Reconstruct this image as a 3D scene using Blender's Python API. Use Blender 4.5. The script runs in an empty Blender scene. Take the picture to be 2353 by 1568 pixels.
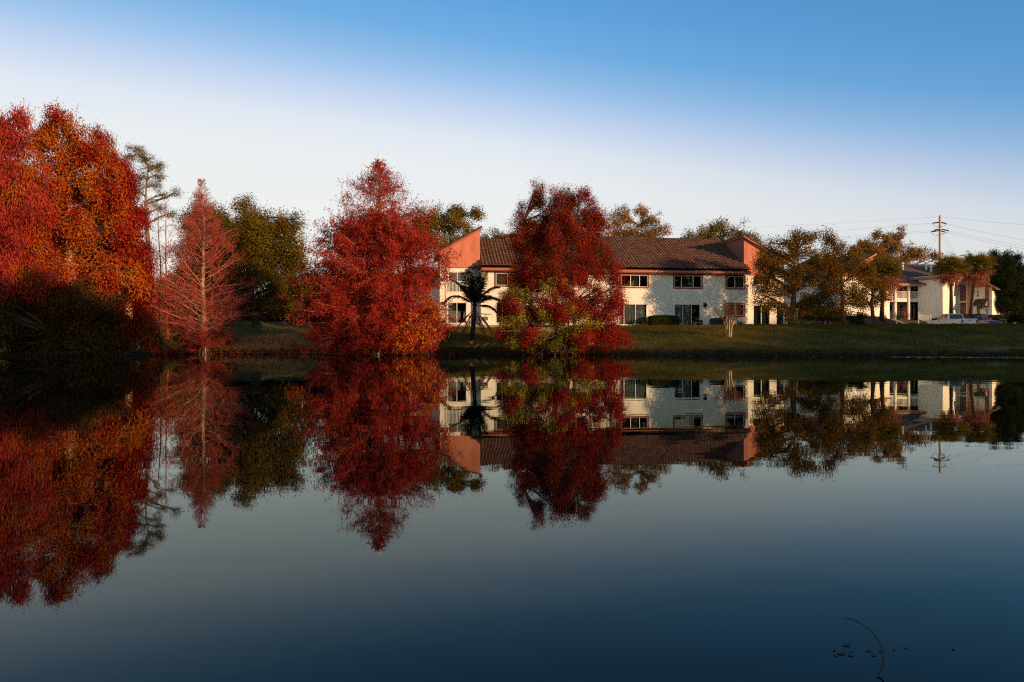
import bpy, bmesh, math, random
import numpy as np
from mathutils import Vector, Matrix

rng = np.random.default_rng(7)
random.seed(7)
S = bpy.context.scene
COL = S.collection
R = math.radians

# ---------------------------------------------------------------- measuring
FOC, CX, CY, CAMH = 1569.0, 1176.5, 784.0, 1.05      # the photograph seen 2353 px wide

def at(u, v, Y):
    """the point at depth Y seen at (u, v) of the photograph"""
    return Vector(((u - CX) / FOC * Y, Y, CAMH - (v - CY) / FOC * Y))

def px(n, Y):
    return n / FOC * Y

class Frame:
    """a building's own axes: x along its front, y into it, z up"""
    def __init__(s, origin, ang):
        s.o = Vector(origin); s.a = ang
        s.ex = Vector((math.cos(ang), math.sin(ang), 0)); s.ey = Vector((-math.sin(ang), math.cos(ang), 0))
    def at(s, u, v, ly):
        c = Vector((0, 0, CAMH)); r = Vector(((u - CX) / FOC, 1, -(v - CY) / FOC))
        t = (ly - (c - s.o).dot(s.ey)) / r.dot(s.ey)
        p = c + r * t - s.o
        return p.dot(s.ex), p.z
    def at_x(s, u, v, lx):
        c = Vector((0, 0, CAMH)); r = Vector(((u - CX) / FOC, 1, -(v - CY) / FOC))
        t = (lx - (c - s.o).dot(s.ex)) / r.dot(s.ex)
        p = c + r * t - s.o
        return p.dot(s.ey), p.z
    def w(s, x, y, z):
        return s.o + s.ex * x + s.ey * y + Vector((0, 0, z))

# ---------------------------------------------------------------- objects
def tag(o, label=None, cat=None, group=None, kind=None):
    if label: o['label'] = label
    if cat: o['category'] = cat
    if group: o['group'] = group
    if kind: o['kind'] = kind
    return o

def thing(name, label, cat, loc=(0, 0, 0), rz=0.0, group=None):
    o = bpy.data.objects.new(name, None)
    o.empty_display_size = 0.3
    o.location = loc; o.rotation_euler = (0, 0, rz)
    COL.objects.link(o)
    return tag(o, label, cat, group)

def link(name, me, mat=None, parent=None):
    o = bpy.data.objects.new(name, me)
    if mat is not None: me.materials.append(mat)
    COL.objects.link(o)
    if parent is not None: o.parent = parent
    return o

def dup(root, loc, rz=None, label=None, group=None):
    r = root.copy(); COL.objects.link(r); r.location = loc
    if rz is not None: r.rotation_euler = (0, 0, rz)
    if label: r['label'] = label
    if group: r['group'] = group
    for ch in list(root.children):
        c = ch.copy(); COL.objects.link(c); c.parent = r
        for g in list(ch.children):
            d = g.copy(); COL.objects.link(d); d.parent = c
    return r

class MB:
    """collects shapes into one mesh"""
    def __init__(s): s.v = []; s.f = []
    def add(s, v, f):
        n = len(s.v); s.v += [tuple(p) for p in v]; s.f += [tuple(i + n for i in q) for q in f]; return s
    def box(s, x0, x1, y0, y1, z0, z1):
        return s.add([(x0,y0,z0),(x1,y0,z0),(x1,y1,z0),(x0,y1,z0),(x0,y0,z1),(x1,y0,z1),(x1,y1,z1),(x0,y1,z1)],
              [(3,2,1,0),(4,5,6,7),(0,1,5,4),(1,2,6,5),(2,3,7,6),(3,0,4,7)])
    def quad(s, *p): return s.add(p, [tuple(range(len(p)))])
    def prism_y(s, poly, y0, y1):
        """polygon in (x, z), pushed along y"""
        n = len(poly)
        v = [(x, y0, z) for x, z in poly] + [(x, y1, z) for x, z in poly]
        f = [tuple(range(n)), tuple(range(2*n-1, n-1, -1))] + [(i, i+n, (i+1) % n + n, (i+1) % n) for i in range(n)]
        return s.add(v, f)
    def prism_x(s, poly, x0, x1):
        n = len(poly)
        v = [(x0, y, z) for y, z in poly] + [(x1, y, z) for y, z in poly]
        f = [tuple(range(n)), tuple(range(2*n-1, n-1, -1))] + [(i, i+n, (i+1) % n + n, (i+1) % n) for i in range(n)]
        return s.add(v, f)
    def tube(s, pts, r, n=6, cap=True):
        P = np.array(pts, float)[None]; k = P.shape[1]
        rr = np.array(r if hasattr(r, '__len__') else [r] * k, float)[None]
        V, F = tubes(P, rr, n)
        m = len(s.v); s.add(V.tolist(), F.tolist())
        if cap:
            s.f.append(tuple(m + i for i in range(n)))
            s.f.append(tuple(m + (k - 1) * n + i for i in reversed(range(n))))
        return s
    def disc_x(s, cx, cy, cz, r, w, n=18):
        """a wheel-like drum whose axle runs along y, width w"""
        v = []; 
        for y in (cy - w / 2, cy + w / 2):
            v += [(cx + r * math.cos(i * 2 * math.pi / n), y, cz + r * math.sin(i * 2 * math.pi / n)) for i in range(n)]
        f = [tuple(range(n)), tuple(range(2*n-1, n-1, -1))] + [(i, i+n, (i+1) % n + n, (i+1) % n) for i in range(n)]
        return s.add(v, f)
    def build(s, name, mat, parent=None, smooth=False, bevel=0.0):
        me = bpy.data.meshes.new(name); me.from_pydata(s.v, [], s.f); 
        bm = bmesh.new(); bm.from_mesh(me); bmesh.ops.recalc_face_normals(bm, faces=bm.faces)
        if bevel:
            ed = [e for e in bm.edges if len(e.link_faces) == 2 and e.calc_face_angle(0) > 0.6]
            bmesh.ops.bevel(bm, geom=ed, offset=bevel, segments=2, profile=0.6, affect='EDGES', clamp_overlap=True)
        bm.to_mesh(me); bm.free()
        if smooth:
            me.polygons.foreach_set('use_smooth', [True] * len(me.polygons))
        me.update()
        return link(name, me, mat, parent)

def np_mesh(name, parts, mat, parent=None, smooth=False):
    """parts: list of (V (n,3), F (m,k)) arrays, joined into one mesh"""
    parts = [p for p in parts if len(p[0])]
    nv = 0; vs = []; loops = []; tot = []
    for V, F in parts:
        vs.append(np.asarray(V, np.float32)); loops.append((F + nv).ravel()); tot.append(np.full(len(F), F.shape[1])); nv += len(V)
    V = np.concatenate(vs); Lp = np.concatenate(loops).astype(np.int32); T = np.concatenate(tot).astype(np.int32)
    me = bpy.data.meshes.new(name)
    me.vertices.add(len(V)); me.vertices.foreach_set('co', V.ravel())
    me.loops.add(len(Lp)); me.loops.foreach_set('vertex_index', Lp)
    me.polygons.add(len(T)); st = np.concatenate([[0], np.cumsum(T)[:-1]]).astype(np.int32)
    me.polygons.foreach_set('loop_start', st); me.polygons.foreach_set('loop_total', T)
    if smooth: me.polygons.foreach_set('use_smooth', np.ones(len(T), bool))
    me.update(calc_edges=True); me.validate()
    return link(name, me, mat, parent)

def norm(a): return a / np.maximum(np.linalg.norm(a, axis=-1, keepdims=True), 1e-9)

def tubes(P, Rr, n=4):
    """P (N,K,3) polylines, Rr (N,K) radii -> verts, quads"""
    N, K, _ = P.shape
    T = norm(np.gradient(P, axis=1)); m = norm(P[:, -1] - P[:, 0] + 1e-6)
    ref = np.where(np.abs(m[:, 2:3]) < .85, np.array([[0, 0, 1.]]), np.array([[1., 0, 0]]))[:, None, :]
    U = norm(np.cross(T, np.broadcast_to(ref, T.shape))); W = np.cross(T, U)
    a = np.arange(n) * 2 * np.pi / n
    V = P[:, :, None, :] + Rr[:, :, None, None] * (np.cos(a)[None, None, :, None] * U[:, :, None, :] + np.sin(a)[None, None, :, None] * W[:, :, None, :])
    base = (np.arange(N)[:, None, None] * K + np.arange(K - 1)[None, :, None]) * n
    j = np.arange(n)[None, None, :]; j2 = (j + 1) % n
    F = np.stack([base + j, base + j2, base + n + j2, base + n + j], -1).reshape(-1, 4)
    return V.reshape(-1, 3), F

def leaf_arrays(C, A, L, W, Nn=None):
    """kite-shaped leaves or sprays: centres, long axes, lengths, widths"""
    N = len(C); L = np.broadcast_to(L, (N,))[:, None]; W = np.broadcast_to(W, (N,))[:, None]
    A = norm(A); B = norm(np.cross(A, norm(rng.normal(size=(N, 3))) if Nn is None else norm(Nn)))
    V = np.stack([C - A * L * .5, C + B * W * .5 - A * L * .08, C + A * L * .5, C - B * W * .5 - A * L * .08], 1).reshape(-1, 3)
    F = np.arange(N * 4).reshape(N, 4)
    return V, F

def spawn(P, Rr, count, t0, t1, ang, lfn, K=4, bend=0.0, rr=.5, jit=.12, tip=.25, flat=0.0):
    """side shoots on polylines"""
    N, K0, _ = P.shape; M = N * count
    idx = np.repeat(np.arange(N), count)
    t = t0 + (t1 - t0) * ((np.tile(np.arange(count), N) + rng.random(M)) / count)
    s = t * (K0 - 1); i = np.minimum(s.astype(int), K0 - 2); f = (s - i)[:, None]
    St = P[idx, i] * (1 - f) + P[idx, i + 1] * f
    T = norm(P[idx, i + 1] - P[idx, i]); r = Rr[idx, i] * (1 - f[:, 0]) + Rr[idx, i + 1] * f[:, 0]
    q = rng.normal(size=(M, 3)); q[:, 2] *= (1 - flat); q -= (q * T).sum(1, keepdims=True) * T; q = norm(q)
    an = ang * (0.75 + .5 * rng.random(M))[:, None]
    d = np.cos(an) * T + np.sin(an) * q
    L = lfn(idx, t, St)
    return poly_from(St, d, L, r * rr, K, bend, jit, tip)

def poly_from(St, d, L, r0, K, bend, jit, tip=.25):
    M = len(St); pts = [St]; cur = St; d = norm(d); b = np.broadcast_to(bend, (M,))[:, None]
    for k in range(K - 1):
        d = norm(d + np.array([[0, 0, 1.]]) * b / (K - 1) + jit * rng.normal(size=(M, 3)))
        cur = cur + d * (np.broadcast_to(L, (M,))[:, None] / (K - 1)); pts.append(cur)
    return np.stack(pts, 1), np.broadcast_to(r0, (M,))[:, None] * np.linspace(1, tip, K)[None]

def along(P, n, t0=0., t1=1.):
    """n points along each polyline, with tangents"""
    N, K, _ = P.shape; t = t0 + (t1 - t0) * rng.random((N, n)); s = t * (K - 1); i = np.minimum(s.astype(int), K - 2); f = (s - i)[..., None]
    r = np.arange(N)[:, None]
    return (P[r, i] * (1 - f) + P[r, i + 1] * f).reshape(-1, 3), norm(P[r, i + 1] - P[r, i]).reshape(-1, 3)

def bez(A, B, C, K):
    t = np.linspace(0, 1, K)[None, :, None]
    return (1 - t) ** 2 * A[:, None] + 2 * t * (1 - t) * B[:, None] + t * t * C[:, None]

# ---------------------------------------------------------------- materials
def new_mat(name):
    m = bpy.data.materials.new(name); m.use_nodes = True
    nt = m.node_tree; nt.nodes.clear()
    return m, nt, nt.nodes, nt.links

def ramp(n, stops):
    r = n.new('ShaderNodeValToRGB'); e = r.color_ramp.elements
    while len(e) > 1: e.remove(e[-1])
    e[0].position = stops[0][0]; e[0].color = (*stops[0][1], 1)
    for p, c in stops[1:]:
        q = e.new(p); q.color = (*c, 1)
    return r

def math_node(n, l, op, a, b=None):
    m = n.new('ShaderNodeMath'); m.operation = op
    for i, x in enumerate((a, b)):
        if x is None: continue
        if isinstance(x, (int, float)): m.inputs[i].default_value = x
        else: l.new(x, m.inputs[i])
    return m.outputs[0]

def surf(name, stops, scale=2.0, rough=.8, bump=0.0, bscale=None, spec=.3, detail=4, metal=0.0, stretch=(1, 1, 1), isl=0.0):
    """principled surface whose colour wanders through STOPS with a noise"""
    m, nt, n, l = new_mat(name)
    out = n.new('ShaderNodeOutputMaterial'); b = n.new('ShaderNodeBsdfPrincipled'); l.new(b.outputs[0], out.inputs[0])
    b.inputs['Roughness'].default_value = rough; b.inputs['Specular IOR Level'].default_value = spec; b.inputs['Metallic'].default_value = metal
    tc = n.new('ShaderNodeTexCoord'); mp = n.new('ShaderNodeMapping'); mp.inputs['Scale'].default_value = stretch
    l.new(tc.outputs['Object'], mp.inputs[0])
    nz = n.new('ShaderNodeTexNoise'); nz.inputs['Scale'].default_value = scale; nz.inputs['Detail'].default_value = detail; nz.inputs['Roughness'].default_value = .65
    l.new(mp.outputs[0], nz.inputs['Vector'])
    fac = nz.outputs['Fac']
    if isl:
        g = n.new('ShaderNodeNewGeometry')
        fac = math_node(n, l, 'ADD', math_node(n, l, 'MULTIPLY', fac, 1 - isl), math_node(n, l, 'MULTIPLY', g.outputs['Random Per Island'], isl))
    k = len(stops)
    rp = ramp(n, [(.3 + .4 * i / max(k - 1, 1), c) for i, c in enumerate(stops)])
    l.new(fac, rp.inputs[0]); l.new(rp.outputs[0], b.inputs['Base Color'])
    if bump:
        n2 = n.new('ShaderNodeTexNoise'); n2.inputs['Scale'].default_value = bscale or scale * 6; n2.inputs['Detail'].default_value = 5
        l.new(mp.outputs[0], n2.inputs['Vector'])
        bp = n.new('ShaderNodeBump'); bp.inputs['Strength'].default_value = bump; bp.inputs['Distance'].default_value = .05
        l.new(n2.outputs['Fac'], bp.inputs['Height']); l.new(bp.outputs[0], b.inputs['Normal'])
    return m

def leaf_mat(name, stops, scale=.45, mixr=.45, trans=.18, rough=.7):
    """foliage: colour by patch (noise) and by leaf (random per island); some light comes through"""
    m, nt, n, l = new_mat(name)
    out = n.new('ShaderNodeOutputMaterial')
    tc = n.new('ShaderNodeTexCoord'); nz = n.new('ShaderNodeTexNoise'); nz.inputs['Scale'].default_value = scale; nz.inputs['Detail'].default_value = 3
    l.new(tc.outputs['Object'], nz.inputs['Vector'])
    g = n.new('ShaderNodeNewGeometry')
    f0 = math_node(n, l, 'MULTIPLY', math_node(n, l, 'SUBTRACT', nz.outputs['Fac'], .5), 2.2 * (1 - mixr))
    f1 = math_node(n, l, 'MULTIPLY', math_node(n, l, 'SUBTRACT', g.outputs['Random Per Island'], .5), mixr * 1.3)
    fac = math_node(n, l, 'ADD', math_node(n, l, 'ADD', f0, f1), .5)
    k = len(stops); rp = ramp(n, [(i / max(k - 1, 1), c) for i, c in enumerate(stops)])
    l.new(fac, rp.inputs[0])
    d = n.new('ShaderNodeBsdfDiffuse'); t = n.new('ShaderNodeBsdfTranslucent'); mx = n.new('ShaderNodeMixShader'); mx.inputs[0].default_value = trans
    l.new(rp.outputs[0], d.inputs[0]); l.new(rp.outputs[0], t.inputs[0]); l.new(d.outputs[0], mx.inputs[1]); l.new(t.outputs[0], mx.inputs[2])
    l.new(mx.outputs[0], out.inputs[0])
    return m

def plain(name, c, rough=.6, spec=.4, metal=0.0, coat=0.0):
    m, nt, n, l = new_mat(name)
    out = n.new('ShaderNodeOutputMaterial'); b = n.new('ShaderNodeBsdfPrincipled'); l.new(b.outputs[0], out.inputs[0])
    nz = n.new('ShaderNodeTexNoise'); nz.inputs['Scale'].default_value = 5; nz.inputs['Detail'].default_value = 4
    tc = n.new('ShaderNodeTexCoord'); l.new(tc.outputs['Object'], nz.inputs['Vector'])
    rp = ramp(n, [(.3, tuple(x * .82 for x in c)), (.7, tuple(min(1, x * 1.12) for x in c))]); l.new(nz.outputs['Fac'], rp.inputs[0]); l.new(rp.outputs[0], b.inputs['Base Color'])
    b.inputs['Roughness'].default_value = rough; b.inputs['Specular IOR Level'].default_value = spec; b.inputs['Metallic'].default_value = metal; b.inputs['Coat Weight'].default_value = coat
    return m

def glass(name, tint=(.55, .6, .62), clear=.75):
    """thin pane: mostly clear, some mirror"""
    m, nt, n, l = new_mat(name)
    out = n.new('ShaderNodeOutputMaterial'); g = n.new('ShaderNodeBsdfGlossy'); g.inputs['Roughness'].default_value = .03
    t = n.new('ShaderNodeBsdfTransparent'); t.inputs[0].default_value = (*tint, 1)
    mx = n.new('ShaderNodeMixShader'); mx.inputs[0].default_value = .10; l.new(t.outputs[0], mx.inputs[1]); l.new(g.outputs[0], mx.inputs[2]); l.new(mx.outputs[0], out.inputs[0])
    return m
# ---------------------------------------------------------------- sun, sky, camera
SUN_AZ, SUN_EL = R(54), R(8.0)            # behind the photographer, to the right of the view's axis
SUN_DIR = Vector((math.sin(SUN_AZ) * math.cos(SUN_EL), -math.cos(SUN_AZ) * math.cos(SUN_EL), math.sin(SUN_EL)))
sd = bpy.data.lights.new('sun', 'SUN'); sd.energy = 5.0; sd.angle = R(.55); sd.color = (1.0, .57, .28)
so = bpy.data.objects.new('sun', sd); COL.objects.link(so); so.location = SUN_DIR * 50
so.rotation_euler = SUN_DIR.to_track_quat('Z', 'Y').to_euler()

W = bpy.data.worlds.new('World'); S.world = W; W.use_nodes = True
n, l = W.node_tree.nodes, W.node_tree.links; n.clear()
out = n.new('ShaderNodeOutputWorld'); bg = n.new('ShaderNodeBackground'); l.new(bg.outputs[0], out.inputs[0])
SKY_STRENGTH = .12
bg.inputs[1].default_value = SKY_STRENGTH
sky = n.new('ShaderNodeTexSky'); sky.sky_type = 'NISHITA'; sky.sun_disc = False
sky.sun_elevation = SUN_EL; sky.sun_rotation = math.pi - SUN_AZ
sky.altitude = 0; sky.air_density = 1.0; sky.dust_density = 1.2; sky.ozone_density = 1.6
# a clear winter-evening sky: pale over the roofs, deepening to blue, palest away from the sun
tc = n.new('ShaderNodeTexCoord'); sp = n.new('ShaderNodeSeparateXYZ'); l.new(tc.outputs['Generated'], sp.inputs[0])
X, Y_, Z_ = sp.outputs
fx = math_node(n, l, 'MULTIPLY', X, .125); fxx = math_node(n, l, 'MULTIPLY', math_node(n, l, 'MULTIPLY', X, X), .148)
f = math_node(n, l, 'ADD', Z_, math_node(n, l, 'ADD', fx, fxx))
rp = ramp(n, [(0.0, (.92, .83, .66)), (.06, (.90, .87, .77)), (.13, (.87, .88, .845)), (.238, (.83, .858, .876)), (.276, (.755, .808, .896)), (.316, (.546, .672, .880)), (.345, (.37, .57, .85)), (.369, (.262, .497, .80)), (.40, (.162, .423, .78)), (.447, (.115, .358, .73)), (.60, (.06, .21, .52)), (1.0, (.02, .08, .25))])
l.new(f, rp.inputs[0])
sc = n.new('ShaderNodeVectorMath'); sc.operation = 'SCALE'; l.new(rp.outputs[0], sc.inputs[0])
right = math_node(n, l, 'SUBTRACT', 1.0, math_node(n, l, 'MULTIPLY', math_node(n, l, 'MAXIMUM', X, 0.0), .22))     # a little deeper towards the sun's side
l.new(math_node(n, l, 'MULTIPLY', right, .765 / SKY_STRENGTH), sc.inputs['Scale'])
mx = n.new('ShaderNodeMix'); mx.data_type = 'RGBA'; mx.inputs['Factor'].default_value = .95
l.new(sky.outputs[0], mx.inputs['A']); l.new(sc.outputs[0], mx.inputs['B'])
# behind the viewpoint the sky is brightened and warmed, added fill for shaded walls
dm = ramp(n, [(0.0, (1.60, 1.32, .86)), (.40, (1.52, 1.28, .90)), (.62, (1, 1, 1)), (1.0, (1, 1, 1))]); l.new(math_node(n, l, 'ADD', math_node(n, l, 'MULTIPLY', Y_, .5), .5), dm.inputs[0])
mu = n.new('ShaderNodeMix'); mu.data_type = 'RGBA'; mu.blend_type = 'MULTIPLY'; mu.inputs['Factor'].default_value = 1.0
l.new(mx.outputs['Result'], mu.inputs['A']); l.new(dm.outputs[0], mu.inputs['B']); l.new(mu.outputs['Result'], bg.inputs[0])

cd = bpy.data.cameras.new('camera'); cd.sensor_width = 36; cd.lens = FOC / 2353 * 36; cd.clip_end = 4000; cd.clip_start = .05
co = bpy.data.objects.new('camera', cd); COL.objects.link(co); co.location = (0, 0, CAMH); co.rotation_euler = (R(90), 0, 0)
S.camera = co
S.view_settings.view_transform = 'Standard'; S.view_settings.look = 'None'; S.view_settings.gamma = 1; S.view_settings.exposure = .42
S.cycles.max_bounces = 8; S.cycles.transparent_max_bounces = 12; S.cycles.diffuse_bounces = 3
try:
    S.cycles.use_denoising = False; S.cycles.use_adaptive_sampling = False; S.cycles.filter_width = 1.15; S.cycles.sample_clamp_indirect = 4.0
except Exception: pass

# ---------------------------------------------------------------- ground and water
_sh = [(-900, 45), (-300, 46), (0, 47), (300, 48), (400, 52), (470, 54.5), (600, 55), (760, 54), (868, 52.5), (1030, 54), (1090, 56), (1180, 54),
       (1290, 52.5), (1450, 50.5), (1700, 47.5), (2000, 46), (2353, 44.5), (2900, 43)]
SX = np.array([(u - CX) / FOC * y for u, y in _sh]); SY = np.array([float(y) for u, y in _sh])
PD = np.array([-60, -6, -1, 0, .5, 2, 5, 9, 12.5, 16, 20, 26.]); PZ = np.array([-1.5, -1.2, -.25, -.02, .22, .45, .95, 1.72, 2.2, 2.38, 2.56, 2.62])

def sstep(a, b, x):
    t = np.clip((x - a) / (b - a), 0, 1); return t * t * (3 - 2 * t)

def gz(x, y):
    """height of the ground"""
    x = np.asarray(x, float); y = np.asarray(y, float)
    d = y - np.interp(x, SX, SY)
    z = np.interp(d, PD, PZ)
    z = z + sstep(63, 76, y) * (.55 * sstep(-8, -22, x) - .15 * sstep(28, 40, x))
    lot = sstep(44, 52, x) * sstep(62, 74, y)
    z = z - .35 * lot
    y0 = np.interp(x, [34, 44, 50, 54, 80], [71, 74, 80, 84, 84]); y1 = np.interp(x, [34, 44, 50, 54, 80], [79, 83, 93, 97, 97])
    z = z + (1.55 + .35 * lot) * sstep(0, 1, (y - y0) / (y1 - y0)) * sstep(30, 37, x)
    fl = 66.0 + .14 * (x + 3) - np.where(x < 0, -.6, .7)                 # the lawn climbs to the house
    z = np.where((d > 2.5) & (x < 31), np.maximum(z, 2.58 - .175 * np.maximum(fl - y, 0) - 2.0 * sstep(-11, -18, x) - 2.0 * sstep(27, 31, x)), z)
    z = z + np.where(d > .5, .035 * np.sin(x * 1.3 + y * .7) + .03 * np.sin(x * .47 - y * 1.1) + .02 * np.sin(3.1 * x + .3 * y), 0) * sstep(.5, 3, d)
    near = sstep(1.5, -1.5, y)
    return z * (1 - near) + .25 * near

def G(u, Y, dz=0.0):
    """a point standing on the ground at depth Y under column u"""
    x = (u - CX) / FOC * Y
    return Vector((x, Y, float(gz(x, Y)) + dz))

def grid_mesh(xs, ys, zf):
    Xg, Yg = np.meshgrid(xs, ys); Zg = zf(Xg, Yg); nx = len(xs)
    V = np.stack([Xg, Yg, Zg], -1).reshape(-1, 3)
    i = (np.arange(len(ys) - 1)[:, None] * nx + np.arange(nx - 1)[None]).ravel()
    return V, np.stack([i, i + 1, i + nx + 1, i + nx], -1)

xs = np.concatenate([np.linspace(-1500, -75, 14), np.arange(-70, 90, .7), np.linspace(92, 1500, 14)])
ys = np.concatenate([np.linspace(-400, -10, 12), np.arange(-8, 4, 1.), np.linspace(6, 40, 8), np.arange(41.5, 72, .5), np.arange(72, 125, .9), np.linspace(128, 2500, 18)])

m, nt, n, l = new_mat('lawn')
out = n.new('ShaderNodeOutputMaterial'); b = n.new('ShaderNodeBsdfPrincipled'); l.new(b.outputs[0], out.inputs[0]); b.inputs['Roughness'].default_value = .95; b.inputs['Specular IOR Level'].default_value = .1
tc = n.new('ShaderNodeTexCoord'); sp = n.new('ShaderNodeSeparateXYZ'); l.new(tc.outputs['Object'], sp.inputs[0])
n1 = n.new('ShaderNodeTexNoise'); n1.inputs['Scale'].default_value = .35; n1.inputs['Detail'].default_value = 6; l.new(tc.outputs['Object'], n1.inputs['Vector'])
n2 = n.new('ShaderNodeTexNoise'); n2.inputs['Scale'].default_value = 9; n2.inputs['Detail'].default_value = 6; l.new(tc.outputs['Object'], n2.inputs['Vector'])
fac = math_node(n, l, 'ADD', math_node(n, l, 'MULTIPLY', n1.outputs['Fac'], .6), math_node(n, l, 'MULTIPLY', n2.outputs['Fac'], .4))
rp = ramp(n, [(.36, (.055, .042, .014)), (.46, (.12, .115, .02)), (.54, (.17, .13, .026)), (.64, (.25, .12, .06))]); l.new(fac, rp.inputs[0])
# wet mud along the water's edge
mud = ramp(n, [(.02, (1, 1, 1)), (.30, (1, 1, 1)), (.62, (0, 0, 0))]); l.new(math_node(n, l, 'ADD', sp.outputs[2], math_node(n, l, 'MULTIPLY', math_node(n, l, 'SUBTRACT', n1.outputs['Fac'], .5), .5)), mud.inputs[0])
mm = n.new('ShaderNodeMix'); mm.data_type = 'RGBA'; l.new(mud.outputs[0], mm.inputs['Factor']); l.new(rp.outputs[0], mm.inputs['A']); mm.inputs['B'].default_value = (.022, .014, .009, 1)
l.new(mm.outputs['Result'], b.inputs['Base Color'])
bp = n.new('ShaderNodeBump'); bp.inputs['Strength'].default_value = .8; bp.inputs['Distance'].default_value = .08; l.new(n2.outputs['Fac'], bp.inputs['Height']); l.new(bp.outputs[0], b.inputs['Normal'])
LAWN = m
V, F = grid_mesh(xs, ys, gz)
tag(np_mesh('ground', [(V, F)], LAWN, smooth=True), kind='structure')

m, nt, n, l = new_mat('pond_water')
out = n.new('ShaderNodeOutputMaterial'); wd = n.new('ShaderNodeBsdfDiffuse'); wd.inputs[0].default_value = (.001, .002, .003, 1)
wg = n.new('ShaderNodeBsdfGlossy'); wg.inputs['Color'].default_value = (.88, 1, .95, 1); wg.inputs['Roughness'].default_value = .012
wf = n.new('ShaderNodeFresnel'); wf.inputs[0].default_value = 1.245; wm = n.new('ShaderNodeMixShader'); l.new(wf.outputs[0], wm.inputs[0]); l.new(wd.outputs[0], wm.inputs[1]); l.new(wg.outputs[0], wm.inputs[2]); l.new(wm.outputs[0], out.inputs[0])
tc = n.new('ShaderNodeTexCoord'); mp = n.new('ShaderNodeMapping'); mp.inputs['Scale'].default_value = (.55, 1.3, 1); l.new(tc.outputs['Object'], mp.inputs[0])
n1 = n.new('ShaderNodeTexNoise'); n1.inputs['Scale'].default_value = 1.1; n1.inputs['Detail'].default_value = 2; l.new(mp.outputs[0], n1.inputs['Vector'])
n2 = n.new('ShaderNodeTexNoise'); n2.inputs['Scale'].default_value = .13; n2.inputs['Detail'].default_value = 1; l.new(mp.outputs[0], n2.inputs['Vector'])
h = math_node(n, l, 'ADD', n1.outputs['Fac'], math_node(n, l, 'MULTIPLY', n2.outputs['Fac'], 3.0))
bp = n.new('ShaderNodeBump'); bp.inputs['Strength'].default_value = 1.0; bp.inputs['Distance'].default_value = .0016; l.new(h, bp.inputs['Height'])
for q_ in (wd, wg, wf): l.new(bp.outputs[0], q_.inputs['Normal'])
V, F = grid_mesh(np.array([-300, -40, 40, 300.]), np.array([-30., 20, 60]), lambda x, y: 0 * x)
tag(np_mesh('water', [(V, F)], m), kind='structure')
# ---------------------------------------------------------------- foliage and bark
BARK_PINK = surf('cypress_bark', [(.22, .13, .09), (.40, .25, .17), (.30, .19, .13)], scale=3, rough=.9, bump=.6, stretch=(1, 1, .25))
ROOT = surf('dark_root_bark', [(.07, .035, .025), (.16, .08, .055)], scale=5, rough=.8, bump=.5)  # roots are darker than the trunk bark
BARK_RED = surf('red_twig_bark', [(.30, .055, .04), (.42, .10, .07)], scale=4, rough=.9)
BARK_DARK = surf('oak_bark', [(.035, .025, .018), (.09, .065, .045)], scale=5, rough=.95, bump=.6)
BARK_GREY = surf('grey_bark', [(.12, .09, .07), (.22, .17, .13)], scale=5, rough=.95, bump=.5)
BARK_PALM = surf('palm_bark', [(.025, .018, .013), (.07, .05, .036)], scale=4, rough=.95, bump=.8, stretch=(1, 1, 4))
RED = leaf_mat('red_needles', [(.07, .008, .006), (.20, .016, .012), (.33, .028, .019), (.36, .055, .022)], scale=.6, mixr=.55)
RED_WEEP = leaf_mat('weeping_red_needles', [(.10, .012, .008), (.25, .026, .018), (.36, .045, .030), (.38, .06, .035)], scale=.5, mixr=.5)
RED_DEEP = leaf_mat('deep_red_needles', [(.06, .006, .005), (.17, .011, .010), (.29, .019, .015), (.32, .05, .018)], scale=.6, mixr=.55)
RUST = leaf_mat('rust_needles', [(.05, .010, .006), (.14, .018, .010), (.24, .038, .012), (.26, .075, .016)], scale=.6, mixr=.55)
ORANGE = leaf_mat('orange_needles', [(.12, .016, .007), (.27, .040, .010), (.38, .085, .012), (.38, .125, .015), (.26, .11, .018)], scale=.5, mixr=.5)
GOLD = leaf_mat('gold_needles', [(.34, .06, .012), (.48, .15, .014), (.50, .22, .018)], scale=.6)
OLIVE = leaf_mat('olive_leaves', [(.040, .036, .008), (.11, .085, .012), (.21, .135, .017), (.27, .16, .022)], scale=.5, mixr=.5)
BRONZE = leaf_mat('bronze_leaves', [(.040, .030, .008), (.10, .060, .010), (.20, .105, .014), (.27, .115, .02)], scale=.5, mixr=.5)
AUTUMN = leaf_mat('autumn_oak_leaves', [(.09, .06, .014), (.20, .115, .02), (.30, .15, .026), (.38, .125, .045)], scale=.5, mixr=.5)
LIME = leaf_mat('lime_leaves', [(.05, .055, .008), (.15, .14, .012), (.28, .23, .018), (.38, .27, .026)], scale=.9, mixr=.6)
DKGREEN = leaf_mat('dark_leaves', [(.012, .018, .007), (.030, .034, .009), (.055, .048, .012)], scale=.5)
HEDGE = leaf_mat('hedge_leaves', [(.014, .024, .007), (.035, .045, .010), (.06, .06, .014)], scale=1.5)
CONIFER = leaf_mat('conifer_needles', [(.010, .018, .010), (.022, .032, .014), (.05, .05, .016)], scale=.5)
PINE = leaf_mat('pine_needles', [(.04, .045, .010), (.12, .10, .016), (.21, .14, .024)], scale=.8)
PALM_GREEN = leaf_mat('palm_fronds', [(.05, .048, .009), (.16, .12, .015), (.30, .19, .026)], scale=.7, trans=.2)
PALM_DARK = leaf_mat('coconut_fronds', [(.010, .016, .006), (.025, .030, .008), (.07, .055, .012)], scale=.9, trans=.15)
PALM_DEAD = leaf_mat('dead_fronds', [(.16, .06, .03), (.34, .13, .07), (.46, .20, .12)], scale=.9, trans=.2)

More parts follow.
